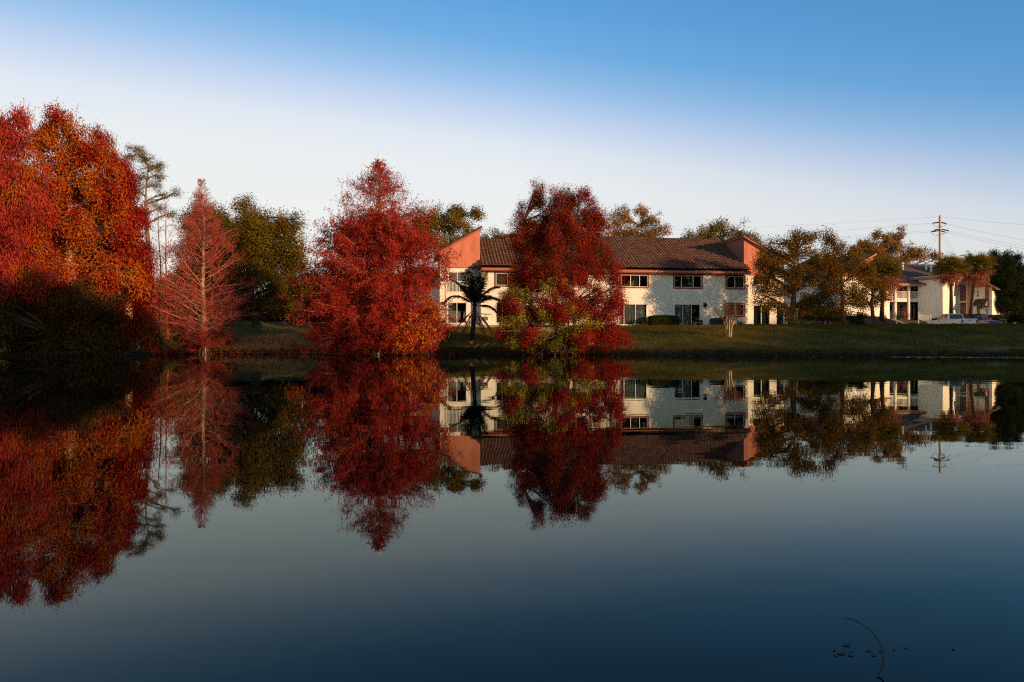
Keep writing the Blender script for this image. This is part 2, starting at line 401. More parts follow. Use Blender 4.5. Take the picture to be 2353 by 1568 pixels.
def ell_points(n, lo=.3):
    d = norm(rng.normal(size=(n, 3))); r = (lo + (1 - lo) * np.sqrt(rng.random(n)))[:, None]
    return d * r

def lobe_tree(name, label, cat, u, Y, lobes, lm, bark, group=None, cr=.45, k=46, L=.26, Wd=.10, droop=.0, cover=3.0, stretch=1.0,
              tr=.28, fork=.45, trunks=1, twig=.014, lo=.35, flat=1.0, lean=0.0, crown='crown', base=None, extra=None, depth=.85, limbs_r=None, gap=0.0, sub=8, subr=.37):
    """tree from crown lobes (u, v, half width, half height[, depth offset]) in photo units at depth Y"""
    b = G(u, Y, -.06) if base is None else base
    root = thing(name, label, cat, b, 0, group)
    b0 = np.array(b)
    CC, RR = [], []
    for lb in lobes:
        dy = lb[4] if len(lb) > 4 else 0.0
        CC.append(np.array(at(lb[0], lb[1], Y + dy)) - b0); rx, rz = px(lb[2], Y), px(lb[3], Y); RR.append((rx, max(rx * depth, .6 * min(rx, rz)), rz))
    CC = np.array(CC); RR = np.array(RR)
    top = CC[:, 2].max(); low = CC[:, 2].min(); parts = []
    cen = np.average(CC, axis=0, weights=RR[:, 0] * RR[:, 2])
    limb_pts = []
    for j in range(trunks):
        off = np.zeros(3) if trunks == 1 else np.array([rng.normal() * .5, rng.normal() * .4, 0])
        fk = np.array([cen[0] * .45 + off[0] * 2 + lean, cen[1] * .4 + off[1], fork * cen[2]])
        tp = np.array([cen[0] * .8 + off[0] * 3 + rng.normal() * .3, cen[1] * .8, cen[2] + .55 * (top - cen[2])])
        K = 9; tline = np.concatenate([bez(off[None], (off * .6 + fk * .5 + np.array([rng.normal() * .15, 0, 0]))[None], fk[None], 5)[0], bez(fk[None], (fk * .5 + tp * .5 + rng.normal(size=3) * .3)[None], tp[None], 5)[0][1:]])
        rad = tr / math.sqrt(trunks) * np.array([1.35, 1.02, .92, .85, .8, .6, .42, .27, .12])
        parts.append(tubes(tline[None], rad[None], 8))
        limb_pts.append(tline)
    C_all, out_all, lobe_id = [], [], []
    P_l, R_l, id_l = [], [], []
    for i, (c, r) in enumerate(zip(CC, RR)):
        tl = limb_pts[rng.integers(trunks)]
        zt = min(max(c[2] - np.hypot(c[0], c[1]) * .45, fork * cen[2] * .85), tl[-1, 2])
        a = np.array([np.interp(zt, tl[:, 2], tl[:, q]) for q in range(3)])
        mid = a * .5 + c * .5 + np.array([0, 0, .12 * np.linalg.norm(c - a)]) + rng.normal(size=3) * .12 * np.linalg.norm(c - a)
        r0 = limbs_r or tr * .42
        P_l.append(bez(a[None], mid[None], (c + np.array([0, 0, r[2] * .4]))[None], 8)[0]); R_l.append(np.linspace(r0, r0 * .22, 8))
        n_ = max(5, int(1.3 * cover * r[0] * r[2] / cr ** 2))
        if sub and min(r[0], r[2]) > cr * 1.6:                    # a lobe is itself a heap of smaller boughs
            ns = max(4, int(sub + 1.6 * r[0] * r[2] / cr ** 2 * .12)); sc_ = ell_points(ns, .62) * .74; wh = rng.integers(0, ns, n_); sz = subr * (.7 + .6 * rng.random(ns))
            e = sc_[wh] + ell_points(n_, .3) * sz[wh][:, None]
        else: e = ell_points(n_, lo)
        wob = 1 + .10 * rng.normal(size=(n_, 1)).clip(-1.3, 1.3)
        C_all.append(c + e * r * wob); out_all.append(e); lobe_id.append(np.full(n_, i))
    P_l = np.array(P_l); R_l = np.array(R_l); parts.append(tubes(P_l, R_l, 6))
    C = np.concatenate(C_all); O = np.concatenate(out_all); ID = np.concatenate(lobe_id)
    # side limbs and twigs out to every clump
    t = .25 + .75 * rng.random(len(C)); s_ = (t * 6.99).astype(int); A = P_l[ID, s_]
    M = A * .45 + C * .55 + rng.normal(size=C.shape) * .12 * np.linalg.norm(C - A, axis=1, keepdims=True) + np.array([0, 0, .1])
    D = np.linalg.norm(C - A, axis=1)
    parts.append(tubes(bez(A, M, C + rng.normal(size=C.shape) * cr * .3, 5), (twig * (1 + D * .5))[:, None] * np.linspace(1, .35, 5)[None], 3))
    np_mesh('trunk', parts, bark, root, smooth=True)
    if gap:
        keep = rng.random(len(C)) > gap; C, O = C[keep], O[keep]
    N = len(C); kk = int(k * 1.75); L *= .74; Wd *= .78
    Lc = np.repeat(C, kk, 0); Oc = np.repeat(O, kk, 0)
    q = rng.normal(size=Lc.shape) * np.array([cr * .62, cr * .62, cr * .62 * stretch * flat])
    if droop: q[:, 2] -= np.abs(rng.normal(size=len(q))) * cr * droop * .8
    pos = Lc + q
    ax = Oc * .7 + rng.normal(size=Lc.shape) * (.8 - .35 * min(droop, 1.3)) + np.array([0, 0, -droop * 1.15])
    Nn = norm(Oc) * .7 + norm(q) * .8 + rng.normal(size=Lc.shape) * .42 + np.array([0, 0, .15])    # leaves face outwards from their bough
    Ls = L * (.6 + .8 * rng.random(len(pos))); Ws = Wd * (.6 + .8 * rng.random(len(pos)))
    gzv = gz(pos[:, 0] + b0[0], pos[:, 1] + b0[1]) - b0[2]
    ok = pos[:, 2] > np.maximum(gzv, -b0[2]) + .08
    pos, ax, Ls, Ws, Nn = pos[ok], ax[ok], Ls[ok], Ws[ok], Nn[ok]
    if extra is not None:                                        # some sprays of another colour, in a region of the crown
        em, efn, ename, elab = extra
        sel = efn(pos + b0)
        if sel.any():
            o = np_mesh(ename, [leaf_arrays(pos[sel], ax[sel], Ls[sel], Ws[sel], Nn[sel])], em, root); tag(o, elab)
        pos, ax, Ls, Ws, Nn = pos[~sel], ax[~sel], Ls[~sel], Ws[~sel], Nn[~sel]
    np_mesh(crown, [leaf_arrays(pos, ax, Ls, Ws, Nn)], lm, root)
    return root

def conifer_tree(name, label, cat, u, Y, prof, bark, twig_mat, lm=None, group=None, nb=120, nsec=10, ntw=5, tr=.26, rise=.5, butt=1.0, leaf=None, gold=None,
                 seclen=.42, secang=.75, twr=.008, brr=.035, lean=0.0, perches=()):
    """single-stemmed cypress: PROF lists (v, half width) of its outline; branches, side shoots and twigs are all real"""
    b = G(u, Y, -.10); b[2] = max(b[2], -.12); root = thing(name, label, cat, b, 0, group); b0 = np.array(b)
    zs = np.array([CAMH - (v - CY) / FOC * Y - b0[2] for v, w in prof][::-1]); ws = np.array([px(w, Y) for v, w in prof][::-1])
    H = zs[-1]
    tz = np.linspace(0, H, 16); wob = np.cumsum(rng.normal(size=(16, 2)) * .05, 0); wob[0] = 0
    tl = np.column_stack([wob[:, 0] + lean * (tz / H) ** 2, wob[:, 1], tz])
    rad = tr * (1 - tz / H) ** .85 + .012; rad[0] *= 1.25; rad[1] *= 1.05
    parts = [tubes(tl[None], rad[None], 9)]
    if butt > 1:                                                   # flared, fluted buttress roots
        nr = 9; a = np.arange(nr) * 2 * np.pi / nr + rng.random(nr) * .3
        d = np.column_stack([np.cos(a), np.sin(a), 0 * a])
        A = d * tr * .62 + np.array([0, 0, 1.25]); B = d * tr * 1.0 + np.array([0, 0, .85]); E = d * (tr * 2.3 * butt ** .5) * (.75 + .5 * rng.random((nr, 1))) + np.array([0, 0, -.15])
        np_mesh('buttress_roots', [tubes(bez(A, B, E, 7), np.linspace(.03, .06, 7)[None] * np.ones((nr, 1)), 5)], ROOT, root, smooth=True)
    # primary branches
    zlo = zs[0]
    q = np.sort(rng.random(nb)) ; z0 = zlo - .05 * H + (H * .975 - zlo + .05 * H) * q ** 1.22
    z0 = np.maximum(z0, .9)
    az = np.arange(nb) * 2.399963 + rng.random(nb) * .5
    rise_ = rise * (.55 + .75 * (z0 / H) ** 1.2) + rng.normal(size=nb) * .10
    reach = np.interp(z0 + 0.25 * np.interp(z0, zs, ws) * np.tan(np.clip(rise_, 0, 1)), zs, ws) * (.72 + .42 * rng.random(nb)) + .12
    Lb = reach / np.cos(np.clip(rise_, -.2, 1.15))
    Lb = np.minimum(Lb, (H - z0) * 1.0 / np.maximum(np.sin(np.clip(rise_, .15, 1.2)), .2) + .06)
    St = np.column_stack([np.interp(z0, tl[:, 2], tl[:, 0]), np.interp(z0, tl[:, 2], tl[:, 1]), z0])
    d = np.column_stack([np.cos(az) * np.cos(rise_), np.sin(az) * np.cos(rise_), np.sin(rise_)])
    P1, R1 = poly_from(St, d, Lb, brr * (.35 + .65 * Lb / Lb.max()), 8, -.25 * (1 - z0 / H) + .1, .09, .18)
    P2, R2 = spawn(P1, R1, nsec, .15, .97, secang, lambda i, t, s: np.linalg.norm(P1[i, -1] - P1[i, 0], axis=1) * seclen * (1.05 - .75 * t) * np.clip(np.linalg.norm(P1[i, -1] - P1[i, 0], axis=1), .5, 1) + .07, 5, .12, .5, .11, .3, flat=.45)
    P3, R3 = spawn(P2, R2, ntw, .1, 1.0, .7, lambda i, t, s: (.22 + .30 * rng.random(len(i))) * np.clip((H - s[:, 2]) / 2.2, .16, 1), 3, .1, .6, .12, .4)
    if lm is not None and leaf.get('bare'):                        # the thinning top keeps few twigs
        kp = rng.random(len(P3)) > leaf['bare'] * sstep(leaf['z0'], leaf['z1'], P3[:, 0, 2] / H); P3, R3 = P3[kp], R3[kp]
    parts += [tubes(P1, R1, 5)]
    for pp in perches:                                             # thin upper branches that carry the birds
        e = np.array(pp) - b0; zz = e[2] - .35 - .5 * np.hypot(e[0], e[1]); a = np.array([np.interp(zz, tl[:, 2], tl[:, 0]), np.interp(zz, tl[:, 2], tl[:, 1]), zz])
        parts.append(tubes(bez(a[None], (a * .3 + e * .7 + np.array([0, 0, -.1]))[None], e[None], 6), np.linspace(.022, .012, 6)[None], 5))
    np_mesh('trunk', parts, bark, root, smooth=True)
    np_mesh('branches', [tubes(P2, np.maximum(R2, twr), 3), tubes(P3, np.maximum(R3 * .9, twr * .7), 3)], twig_mat, root)
    if lm is not None:
        pos, ax = along(P3, leaf['n'], .1, 1.15); p2, a2 = along(P2, leaf.get('n2', leaf['n']), .25, 1.1)
        pos = np.concatenate([pos, p2]); ax = np.concatenate([ax, a2]) * .5
        pos = pos + rng.normal(size=pos.shape) * leaf.get('sp', .10)
        dens = np.interp(pos[:, 2] / H, [0, leaf.get('z0', .7), leaf.get('z1', .85), 1], [1, 1, leaf.get('thin', .35), leaf.get('thin', .35) * .35])
        ok = (rng.random(len(pos)) < dens) & (pos[:, 2] > -b0[2] + .10)
        pos, ax = pos[ok], ax[ok]
        ax = ax + rng.normal(size=ax.shape) * .45 + np.array([0, 0, -leaf.get('droop', .8)])
        Ls = leaf['L'] * (.6 + .8 * rng.random(len(pos))); Ws = leaf['W'] * (.6 + .8 * rng.random(len(pos)))
        pos[:, 2] -= Ls * .3; ok = pos[:, 2] > -b0[2] + .05
        pos, ax, Ls, Ws = pos[ok], ax[ok], Ls[ok], Ws[ok]
        rad_ = np.column_stack([pos[:, 0], pos[:, 1], 0 * pos[:, 0]]); Nn = norm(rad_) * .8 + rng.normal(size=pos.shape) * .6 + np.array([0, 0, .25])
        if gold is not None:
            gm, fn, gl = gold
            sel = fn(pos + b0)
            tag(np_mesh('crown', [leaf_arrays(pos[sel], ax[sel], Ls[sel], Ws[sel] * 1.2, Nn[sel])], gm, root), gl)
            pos, ax, Ls, Ws, Nn = pos[~sel], ax[~sel], Ls[~sel], Ws[~sel], Nn[~sel]
        np_mesh('crown', [leaf_arrays(pos, ax, Ls, Ws, Nn)], lm, root)
    return root

def proj(p):
    return CX + p[:, 0] / p[:, 1] * FOC, CY - (p[:, 2] - CAMH) / p[:, 1] * FOC

def blob(p, spots, Y):
    """1 near given photo spots (u, v, ru, rv) of the crown, falling to 0"""
    u, v = proj(p); s = np.zeros(len(p))
    for a, b_, c, d in spots: s = np.maximum(s, 1.25 - np.hypot((u - a) / c, (v - b_) / d))
    return rng.random(len(p)) < s.clip(0, .85)

AUT = 'autumn trees along the far shore'
# --- the great red and orange mass at the water's edge
lobe_tree('weeping_tree', 'huge weeping tree of dusty red hanging strands beside the tall orange tree', 'tree', 20, 48.5,
    [(32, 305, 44, 55), (-20, 380, 70, 90), (50, 400, 62, 70), (-130, 430, 110, 150), (10, 480, 70, 70), (-60, 560, 100, 120), (62, 560, 62, 66), (20, 640, 80, 55), (-90, 690, 110, 70), (95, 640, 50, 40), (50, 265, 28, 28), (0, 300, 26, 34), (-140, 620, 110, 120), (85, 480, 40, 50)],
    RED_WEEP, BARK_PINK, AUT, cr=.5, k=66, L=.34, Wd=.065, droop=1.15, stretch=1.1, tr=.5, cover=3.7, twig=.02,
    extra=(ORANGE, lambda p: blob(p, [(60, 630, 36, 30), (75, 380, 34, 60), (25, 450, 30, 28), (-20, 330, 30, 30), (95, 560, 28, 50)], 48.5), 'crown', 'orange sprays among the red strands'))
lobe_tree('cypress_tree', 'tallest tree, orange and gold from crown to waist, above the dark thicket', 'tree', 150, 50.5,
    [(128, 276, 40, 34), (158, 330, 58, 50), (100, 330, 40, 42), (205, 350, 40, 40), (190, 420, 62, 62), (115, 420, 52, 60), (252, 430, 40, 55), (215, 520, 62, 60), (140, 530, 62, 66), (280, 530, 36, 60), (165, 620, 70, 46), (240, 620, 56, 50), (100, 620, 44, 44), (300, 640, 40, 44), (110, 490, 36, 40)],
    ORANGE, BARK_PINK, AUT, cr=.5, k=66, L=.25, Wd=.10, droop=.75, tr=.45, cover=3.6, twig=.018,
    extra=(RED_DEEP, lambda p: blob(p, [(128, 270, 30, 20), (250, 440, 40, 60), (110, 540, 34, 44), (205, 350, 30, 30), (285, 550, 40, 60), (170, 480, 26, 26), (190, 660, 60, 30), (80, 420, 24, 50), (250, 650, 30, 30)], 50.5), 'crown', 'dark red sprays mixed into the orange crown'))
lobe_tree('cypress_tree', 'deep red drooping tree on the pine side of the orange tree', 'tree', 295, 52.5,
    [(238, 336, 26, 32), (265, 375, 32, 44), (292, 425, 34, 46), (308, 490, 30, 50), (272, 460, 34, 50), (318, 560, 30, 52), (285, 570, 36, 60), (334, 620, 20, 44), (318, 655, 36, 40), (285, 680, 44, 38), (340, 690, 20, 30), (220, 315, 14, 20)],
    RED_DEEP, BARK_PINK, AUT, cr=.42, k=56, L=.36, Wd=.065, droop=1.15, stretch=1.15, tr=.32, cover=3.2, twig=.018,
    extra=(ORANGE, lambda p: blob(p, [(300, 640, 40, 40), (260, 420, 20, 30)], 52.5), 'crown', 'orange lower sprays'))
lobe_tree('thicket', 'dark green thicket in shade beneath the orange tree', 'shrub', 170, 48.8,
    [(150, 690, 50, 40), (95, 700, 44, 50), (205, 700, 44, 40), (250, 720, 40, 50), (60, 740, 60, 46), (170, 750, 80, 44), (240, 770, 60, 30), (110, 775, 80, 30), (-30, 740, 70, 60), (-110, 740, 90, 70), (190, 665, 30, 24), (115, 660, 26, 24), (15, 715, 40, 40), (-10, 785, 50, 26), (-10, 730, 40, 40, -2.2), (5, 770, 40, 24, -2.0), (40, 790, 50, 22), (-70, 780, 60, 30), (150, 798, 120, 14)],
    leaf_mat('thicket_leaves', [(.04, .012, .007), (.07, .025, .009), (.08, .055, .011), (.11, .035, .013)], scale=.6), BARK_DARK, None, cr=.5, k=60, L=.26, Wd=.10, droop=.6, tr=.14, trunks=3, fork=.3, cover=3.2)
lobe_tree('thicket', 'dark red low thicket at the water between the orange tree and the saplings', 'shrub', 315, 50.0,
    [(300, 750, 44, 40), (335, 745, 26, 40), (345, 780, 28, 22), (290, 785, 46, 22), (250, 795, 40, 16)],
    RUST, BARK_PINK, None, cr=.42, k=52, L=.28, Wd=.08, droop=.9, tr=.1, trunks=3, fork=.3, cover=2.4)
# --- long-needled pine behind
lobe_tree('pine_tree', 'tall green pine with open tufted limbs behind the red tree', 'tree', 342, 66,
    [(305, 352, 26, 18), (325, 360, 22, 16), (345, 388, 26, 15), (368, 384, 10, 10), (330, 410, 22, 16), (360, 404, 16, 10), (350, 428, 20, 12), (322, 445, 22, 16), (402, 443, 10, 7), (378, 450, 16, 8), (345, 470, 14, 12), (318, 490, 22, 18), (372, 480, 8, 8), (395, 495, 12, 9), (340, 520, 16, 12)],
    PINE, BARK_GREY, None, cr=.40, k=46, L=.34, Wd=.045, tr=.26, fork=.62, cover=2.3, lo=.5, twig=.022, flat=.75, sub=0)
# --- two thin saplings
for uu, Y, top, lab in ((372, 52.5, 478, 'thin bare sapling with a dark stem, nearer the red thicket'), (386, 54.0, 462, 'thin bare sapling with a red stem, nearer the bare red cypress')):
    conifer_tree('sapling', lab, 'tree', uu, Y, [(top, 3), (520, 10), (600, 15), (680, 20), (740, 16), (775, 10)], BARK_DARK if uu < 380 else BARK_RED, BARK_RED, lm=OLIVE if uu < 380 else RUST,
        group='saplings at the water', nb=56, nsec=4, ntw=3, tr=.075, rise=.9, brr=.014, twr=.007, leaf=dict(n=1, L=.14, W=.06, z0=.6, z1=.8, thin=.2, droop=.3), seclen=.4)
# --- bare red cypress with flared roots
conifer_tree('bare_cypress', 'nearly bare red cypress with pale sunlit branches and flared root base', 'tree', 470, 54.5,
    [(408, 2), (440, 9), (475, 19), (520, 34), (565, 60), (620, 84), (675, 104), (715, 116), (750, 108), (778, 70), (795, 30)], BARK_PINK, BARK_RED, lm=RED, group=AUT,
    nb=230, nsec=13, ntw=5, tr=.22, rise=.62, butt=1.8, brr=.042, twr=.0085, seclen=.40, leaf=dict(n=2, n2=2, L=.12, W=.026, sp=.05, droop=.1, z0=.66, z1=.80, thin=.18, bare=.6))
# --- broad evergreen oak behind it
lobe_tree('oak_tree', 'broad olive green oak behind the bare red cypress', 'tree', 590, 67,
    [(565, 500, 48, 38), (520, 520, 50, 45), (468, 500, 42, 34), (445, 530, 32, 40), (615, 545, 60, 52), (560, 580, 75, 62), (655, 535, 34, 34), (650, 590, 45, 52), (590, 640, 80, 50), (660, 650, 45, 48), (540, 650, 60, 55), (622, 690, 62, 30), (680, 510, 18, 18), (480, 570, 60, 50), (560, 470, 20, 18), (575, 700, 40, 25), (675, 705, 26, 22), (690, 600, 22, 34), (702, 650, 22, 40), (690, 560, 14, 16), (500, 640, 60, 60), (440, 600, 45, 60), (600, 520, 40, 40), (590, 590, 60, 60), (640, 510, 24, 24)],
    leaf_mat('evergreen_leaves', [(.022, .024, .007), (.07, .060, .010), (.16, .11, .015), (.22, .14, .02)], scale=.5, mixr=.5), BARK_DARK, 'broad evergreen trees behind the shore', cr=.55, k=66, L=.24, Wd=.10, tr=.42, cover=3.7, fork=.35, sub=9, subr=.42)
# --- the big red cypress with the birds (photo position of each bird's feet, facing)
BIRDS = [(870.9, 366.5, 1), (846.5, 388.5, -1), (875.5, 391.0, 1), (871.0, 400.0, -1), (847.6, 417.5, 1), (878.5, 420.0, -1)]
conifer_tree('cypress_tree', 'big red conical cypress with white birds perched in its thin top', 'tree', 866, 51.5,
    [(364, 3), (392, 13), (420, 36), (450, 58), (490, 84), (530, 110), (570, 132), (620, 156), (680, 168), (730, 172), (770, 162), (796, 122), (810, 60)], BARK_PINK, BARK_RED, lm=RED, group=AUT,
    nb=290, nsec=13, ntw=5, tr=.30, rise=.42, butt=1.5, brr=.05, twr=.008, seclen=.44, leaf=dict(n=9, n2=11, L=.20, W=.055, sp=.13, droop=.75, z0=.64, z1=.76, thin=.30, bare=.72), perches=[at(u_, v_, 51.5) for u_, v_, _ in BIRDS],
    gold=(GOLD, lambda p: blob(p, [(965, 760, 60, 45), (930, 790, 50, 30), (1000, 720, 35, 50)], 52) & (rng.random(len(p)) < .42), 'golden sprays low on the house side'))
# --- the red group in front of the house
lobe_tree('cypress_tree', 'slender dark red tree with a pointed orange tip, before the tiled roof', 'tree', 1232, 53.0,
    [(1238, 435, 13, 28), (1234, 475, 20, 34), (1230, 520, 26, 36), (1198, 500, 15, 32), (1190, 535, 22, 32), (1218, 560, 34, 36), (1192, 590, 30, 40), (1232, 605, 36, 44), (1200, 645, 40, 40), (1180, 680, 36, 40), (1165, 715, 24, 30), (1256, 545, 22, 44), (1258, 495, 13, 36), (1215, 520, 18, 30)],
    RUST, BARK_GREY, AUT, cr=.32, k=56, L=.18, Wd=.05, droop=.3, tr=.22, cover=3.4, fork=.3, lo=.2, sub=5, subr=.5)
lobe_tree('cypress_tree', 'wide dark red tree with a rounded top covering the middle of the long house', 'tree', 1315, 52,
    [(1292, 448, 34, 28), (1328, 458, 32, 28), (1352, 495, 30, 42), (1300, 500, 46, 46), (1268, 490, 16, 42), (1330, 550, 54, 52), (1378, 545, 30, 56), (1280, 570, 44, 52), (1345, 615, 56, 48), (1395, 610, 30, 56), (1270, 640, 50, 46), (1225, 640, 30, 50), (1412, 680, 30, 48), (1310, 700, 60, 48), (1360, 690, 44, 44), (1235, 720, 46, 48), (1390, 720, 40, 34), (1418, 762, 32, 38), (1375, 772, 56, 28), (1300, 785, 66, 22), (1210, 780, 56, 24), (1290, 650, 40, 40, -1.0), (1270, 520, 30, 44), (1180, 745, 34, 34), (1270, 800, 60, 14), (1360, 798, 60, 16), (1350, 520, 40, 50), (1215, 768, 26, 22, -2.4), (1288, 718, 24, 20, -2.2), (1182, 702, 22, 18, -2.2), (1340, 772, 28, 20, -2.4), (1255, 690, 20, 16, -2.2), (1150, 770, 18, 18, -1.6)],
    RED_DEEP, BARK_GREY, AUT, cr=.36, k=58, L=.20, Wd=.055, droop=.55, tr=.34, trunks=3, cover=3.1, fork=.25, sub=6, subr=.44,
    extra=(RUST, lambda p: (blob(p, [(1300, 500, 60, 80), (1390, 560, 40, 120), (1280, 600, 60, 50)], 52)), 'crown', 'rusty brown upper sprays'))
lobe_tree('shrub', 'yellow green leafy shrub at the water before the wide red tree', 'shrub', 1250, 50.2,
    [(1205, 690, 26, 22), (1172, 672, 20, 20), (1262, 672, 22, 24), (1305, 700, 26, 22), (1190, 735, 28, 22), (1245, 725, 30, 26), (1335, 735, 28, 30), (1240, 770, 30, 20), (1310, 772, 44, 22), (1160, 742, 18, 18), (1352, 775, 20, 18), (1278, 645, 14, 16), (1175, 775, 20, 14), (1290, 745, 26, 22), (1375, 750, 16, 14), (1230, 792, 40, 14), (1300, 795, 50, 14), (1180, 790, 26, 12)],
    LIME, BARK_DARK, None, cr=.30, k=34, L=.15, Wd=.085, tr=.10, trunks=4, cover=2.0, fork=.25, lo=.3, gap=.18)
# --- trees beyond the roofs
BEY = 'trees beyond the roofs'
lobe_tree('oak_tree', 'round olive tree rising behind the orange gable', 'tree', 1030, 88, [(1030, 492, 48, 26), (1075, 492, 34, 26), (990, 505, 40, 32), (1050, 525, 55, 32), (965, 545, 40, 40), (1000, 560, 50, 40), (960, 490, 18, 16), (1060, 560, 50, 40)],
    OLIVE, BARK_GREY, BEY, cr=.6, k=54, L=.30, Wd=.14, tr=.35, cover=2.6, gap=.12)
lobe_tree('oak_tree', 'small dark tree peeping over the tiled roof beside the orange gable', 'tree', 1137, 92, [(1137, 545, 24, 20), (1120, 552, 16, 14), (1152, 552, 14, 12), (1135, 580, 26, 30)], OLIVE, BARK_GREY, BEY, cr=.5, k=54, L=.28, Wd=.12, tr=.2, cover=3)
lobe_tree('oak_tree', 'thin autumn tree with many fine stems behind the long tiled roof', 'tree', 1455, 92, [(1415, 505, 24, 34), (1440, 495, 20, 28), (1470, 490, 20, 26), (1495, 512, 24, 30), (1520, 530, 22, 20), (1440, 530, 40, 28), (1485, 540, 40, 26), (1405, 540, 22, 26), (1460, 590, 60, 40)],
    AUTUMN, BARK_GREY, BEY, cr=.42, k=26, L=.26, Wd=.12, tr=.3, trunks=4, cover=2.4, fork=.3, twig=.022, gap=.2)
lobe_tree('oak_tree', 'wide rounded tree behind the house by the second gable', 'tree', 1660, 97, [(1655, 525, 38, 22), (1690, 532, 34, 22), (1625, 535, 30, 20), (1590, 545, 26, 16), (1720, 550, 26, 18), (1660, 560, 70, 26), (1740, 560, 16, 14), (1580, 556, 18, 12)],
    OLIVE, BARK_GREY, BEY, cr=.6, k=50, L=.30, Wd=.14, tr=.35, cover=2.6, gap=.1)
lobe_tree('oak_tree', 'reddish thinning tree beyond the vent pipes of the balcony house', 'tree', 2050, 128, [(1992, 565, 26, 24), (2025, 552, 24, 28), (2060, 550, 26, 28), (2045, 575, 40, 24), (2095, 575, 26, 22), (2120, 585, 26, 18), (2145, 588, 14, 16), (2000, 590, 40, 22), (2080, 600, 60, 20), (1965, 580, 20, 20)],
    AUTUMN, BARK_GREY, BEY, cr=.62, k=34, L=.38, Wd=.18, tr=.4, trunks=2, cover=2.4, fork=.4, twig=.03, gap=.15)
# --- trees on the lawn
LAWNT = 'bronze leaved trees on the lawn'
lobe_tree('oak_tree', 'largest bronze leaved tree on the lawn, its trunk forking low before the house end', 'tree', 1822, 62.5,
    [(1842, 552, 36, 26), (1870, 560, 34, 28), (1800, 560, 36, 28), (1765, 590, 36, 30), (1825, 595, 55, 38), (1880, 600, 40, 40), (1790, 630, 50, 40), (1850, 640, 55, 38), (1750, 640, 30, 34), (1900, 640, 34, 40), (1815, 675, 48, 28), (1875, 680, 36, 24), (1752, 685, 26, 18), (1735, 615, 12, 16), (1790, 700, 34, 18), (1905, 690, 26, 20), (1812, 722, 24, 14), (1860, 690, 34, 16), (1770, 665, 34, 24), (1752, 575, 22, 22), (1762, 612, 26, 30), (1765, 702, 26, 16), (1850, 704, 40, 14)],
    BRONZE, BARK_DARK, LAWNT, cr=.42, k=33, L=.17, Wd=.10, tr=.34, cover=2.6, fork=.38, limbs_r=.15, gap=.04, twig=.02)
lobe_tree('oak_tree', 'bronze leaved tree with a straight trunk between its two neighbours on the lawn', 'tree', 1942, 63.5,
    [(1905, 548, 26, 20), (1925, 580, 32, 34), (1890, 590, 24, 30), (1950, 605, 34, 32), (1925, 630, 45, 36), (1965, 640, 26, 34), (1930, 672, 40, 26), (1955, 690, 28, 18), (1905, 665, 24, 24), (1960, 585, 14, 14), (1925, 706, 34, 14), (1968, 706, 16, 12)],
    BRONZE, BARK_DARK, LAWNT, cr=.42, k=40, L=.17, Wd=.10, tr=.22, cover=2.8, fork=.5, gap=.08)
lobe_tree('oak_tree', 'smallest bronze leaved tree on the lawn, standing before the fan palm', 'tree', 2007, 59.5,
    [(1975, 612, 24, 22), (1990, 640, 30, 30), (2015, 655, 26, 30), (1980, 668, 26, 26), (2025, 680, 20, 22), (2000, 695, 28, 18), (1968, 690, 14, 14), (2000, 615, 18, 18)],
    BRONZE, BARK_DARK, LAWNT, cr=.38, k=48, L=.16, Wd=.09, tr=.17, cover=2.6, fork=.55, gap=.08)
# --- dark cypress by the end of the balcony house
lobe_tree('conifer_tree', 'dark dense conifer with two pointed tops beside the balcony house end', 'tree', 2312, 97.5,
    [(2284, 585, 8, 16), (2280, 604, 16, 18), (2313, 588, 8, 16), (2316, 606, 15, 18), (2285, 620, 22, 26), (2315, 620, 26, 28), (2335, 640, 24, 26), (2300, 655, 40, 34), (2345, 675, 30, 32), (2310, 690, 45, 26), (2360, 700, 30, 24), (2285, 690, 22, 30), (2330, 610, 18, 24), (2350, 640, 24, 30), (2375, 670, 26, 34), (2300, 630, 30, 40), (2320, 670, 40, 40)],
    CONIFER, BARK_DARK, None, cr=.5, k=80, L=.26, Wd=.10, tr=.35, cover=4.2, fork=.3, lo=.1, sub=6, subr=.5)
# --- woods that close the view far behind
def wood(name, spans, lm, label=None):
    pos, ax = [], []
    parts = []
    for u0, u1, v0, Y, step in spans:
        for uu in np.arange(u0, u1, step):
            vv = v0 + rng.normal() * 6; c = np.array(at(uu, vv, Y + rng.normal() * 3)); g = float(gz(c[0], c[1])); h = max(c[2] - g, 1.5); r = px(step * 1.1, Y)
            e = ell_points(70, .2) * np.array([r, r, h * .55]) + np.array([c[0], c[1], g + h * .5])
            p = np.repeat(e, 16, 0) + rng.normal(size=(70 * 16, 3)) * .45; pos.append(p); ax.append(rng.normal(size=p.shape))
            P = np.array([[[c[0], c[1], g - .1], [c[0] + .1, c[1], g + h * .4], [c[0], c[1], g + h * .8]]]); parts.append(tubes(P, np.array([[.2, .14, .05]]), 5))
    pos = np.concatenate(pos); ax = np.concatenate(ax); ok = pos[:, 2] > gz(pos[:, 0], pos[:, 1])
    V, F = leaf_arrays(pos[ok], ax[ok], .6, .4)
    o = np_mesh(name, [(V, F)] + parts, lm); tag(o, label, 'woods', kind='stuff'); return o
wood('distant_woods', [(-260, 330, 600, 84, 26), (-260, 262, 440, 60, 22), (330, 470, 655, 92, 20), (430, 740, 690, 100, 18), (640, 1010, 640, 105, 20), (2280, 2480, 690, 150, 22), (1740, 2000, 640, 130, 25)], DKGREEN, 'dark belt of trees closing the view behind the shore trees')
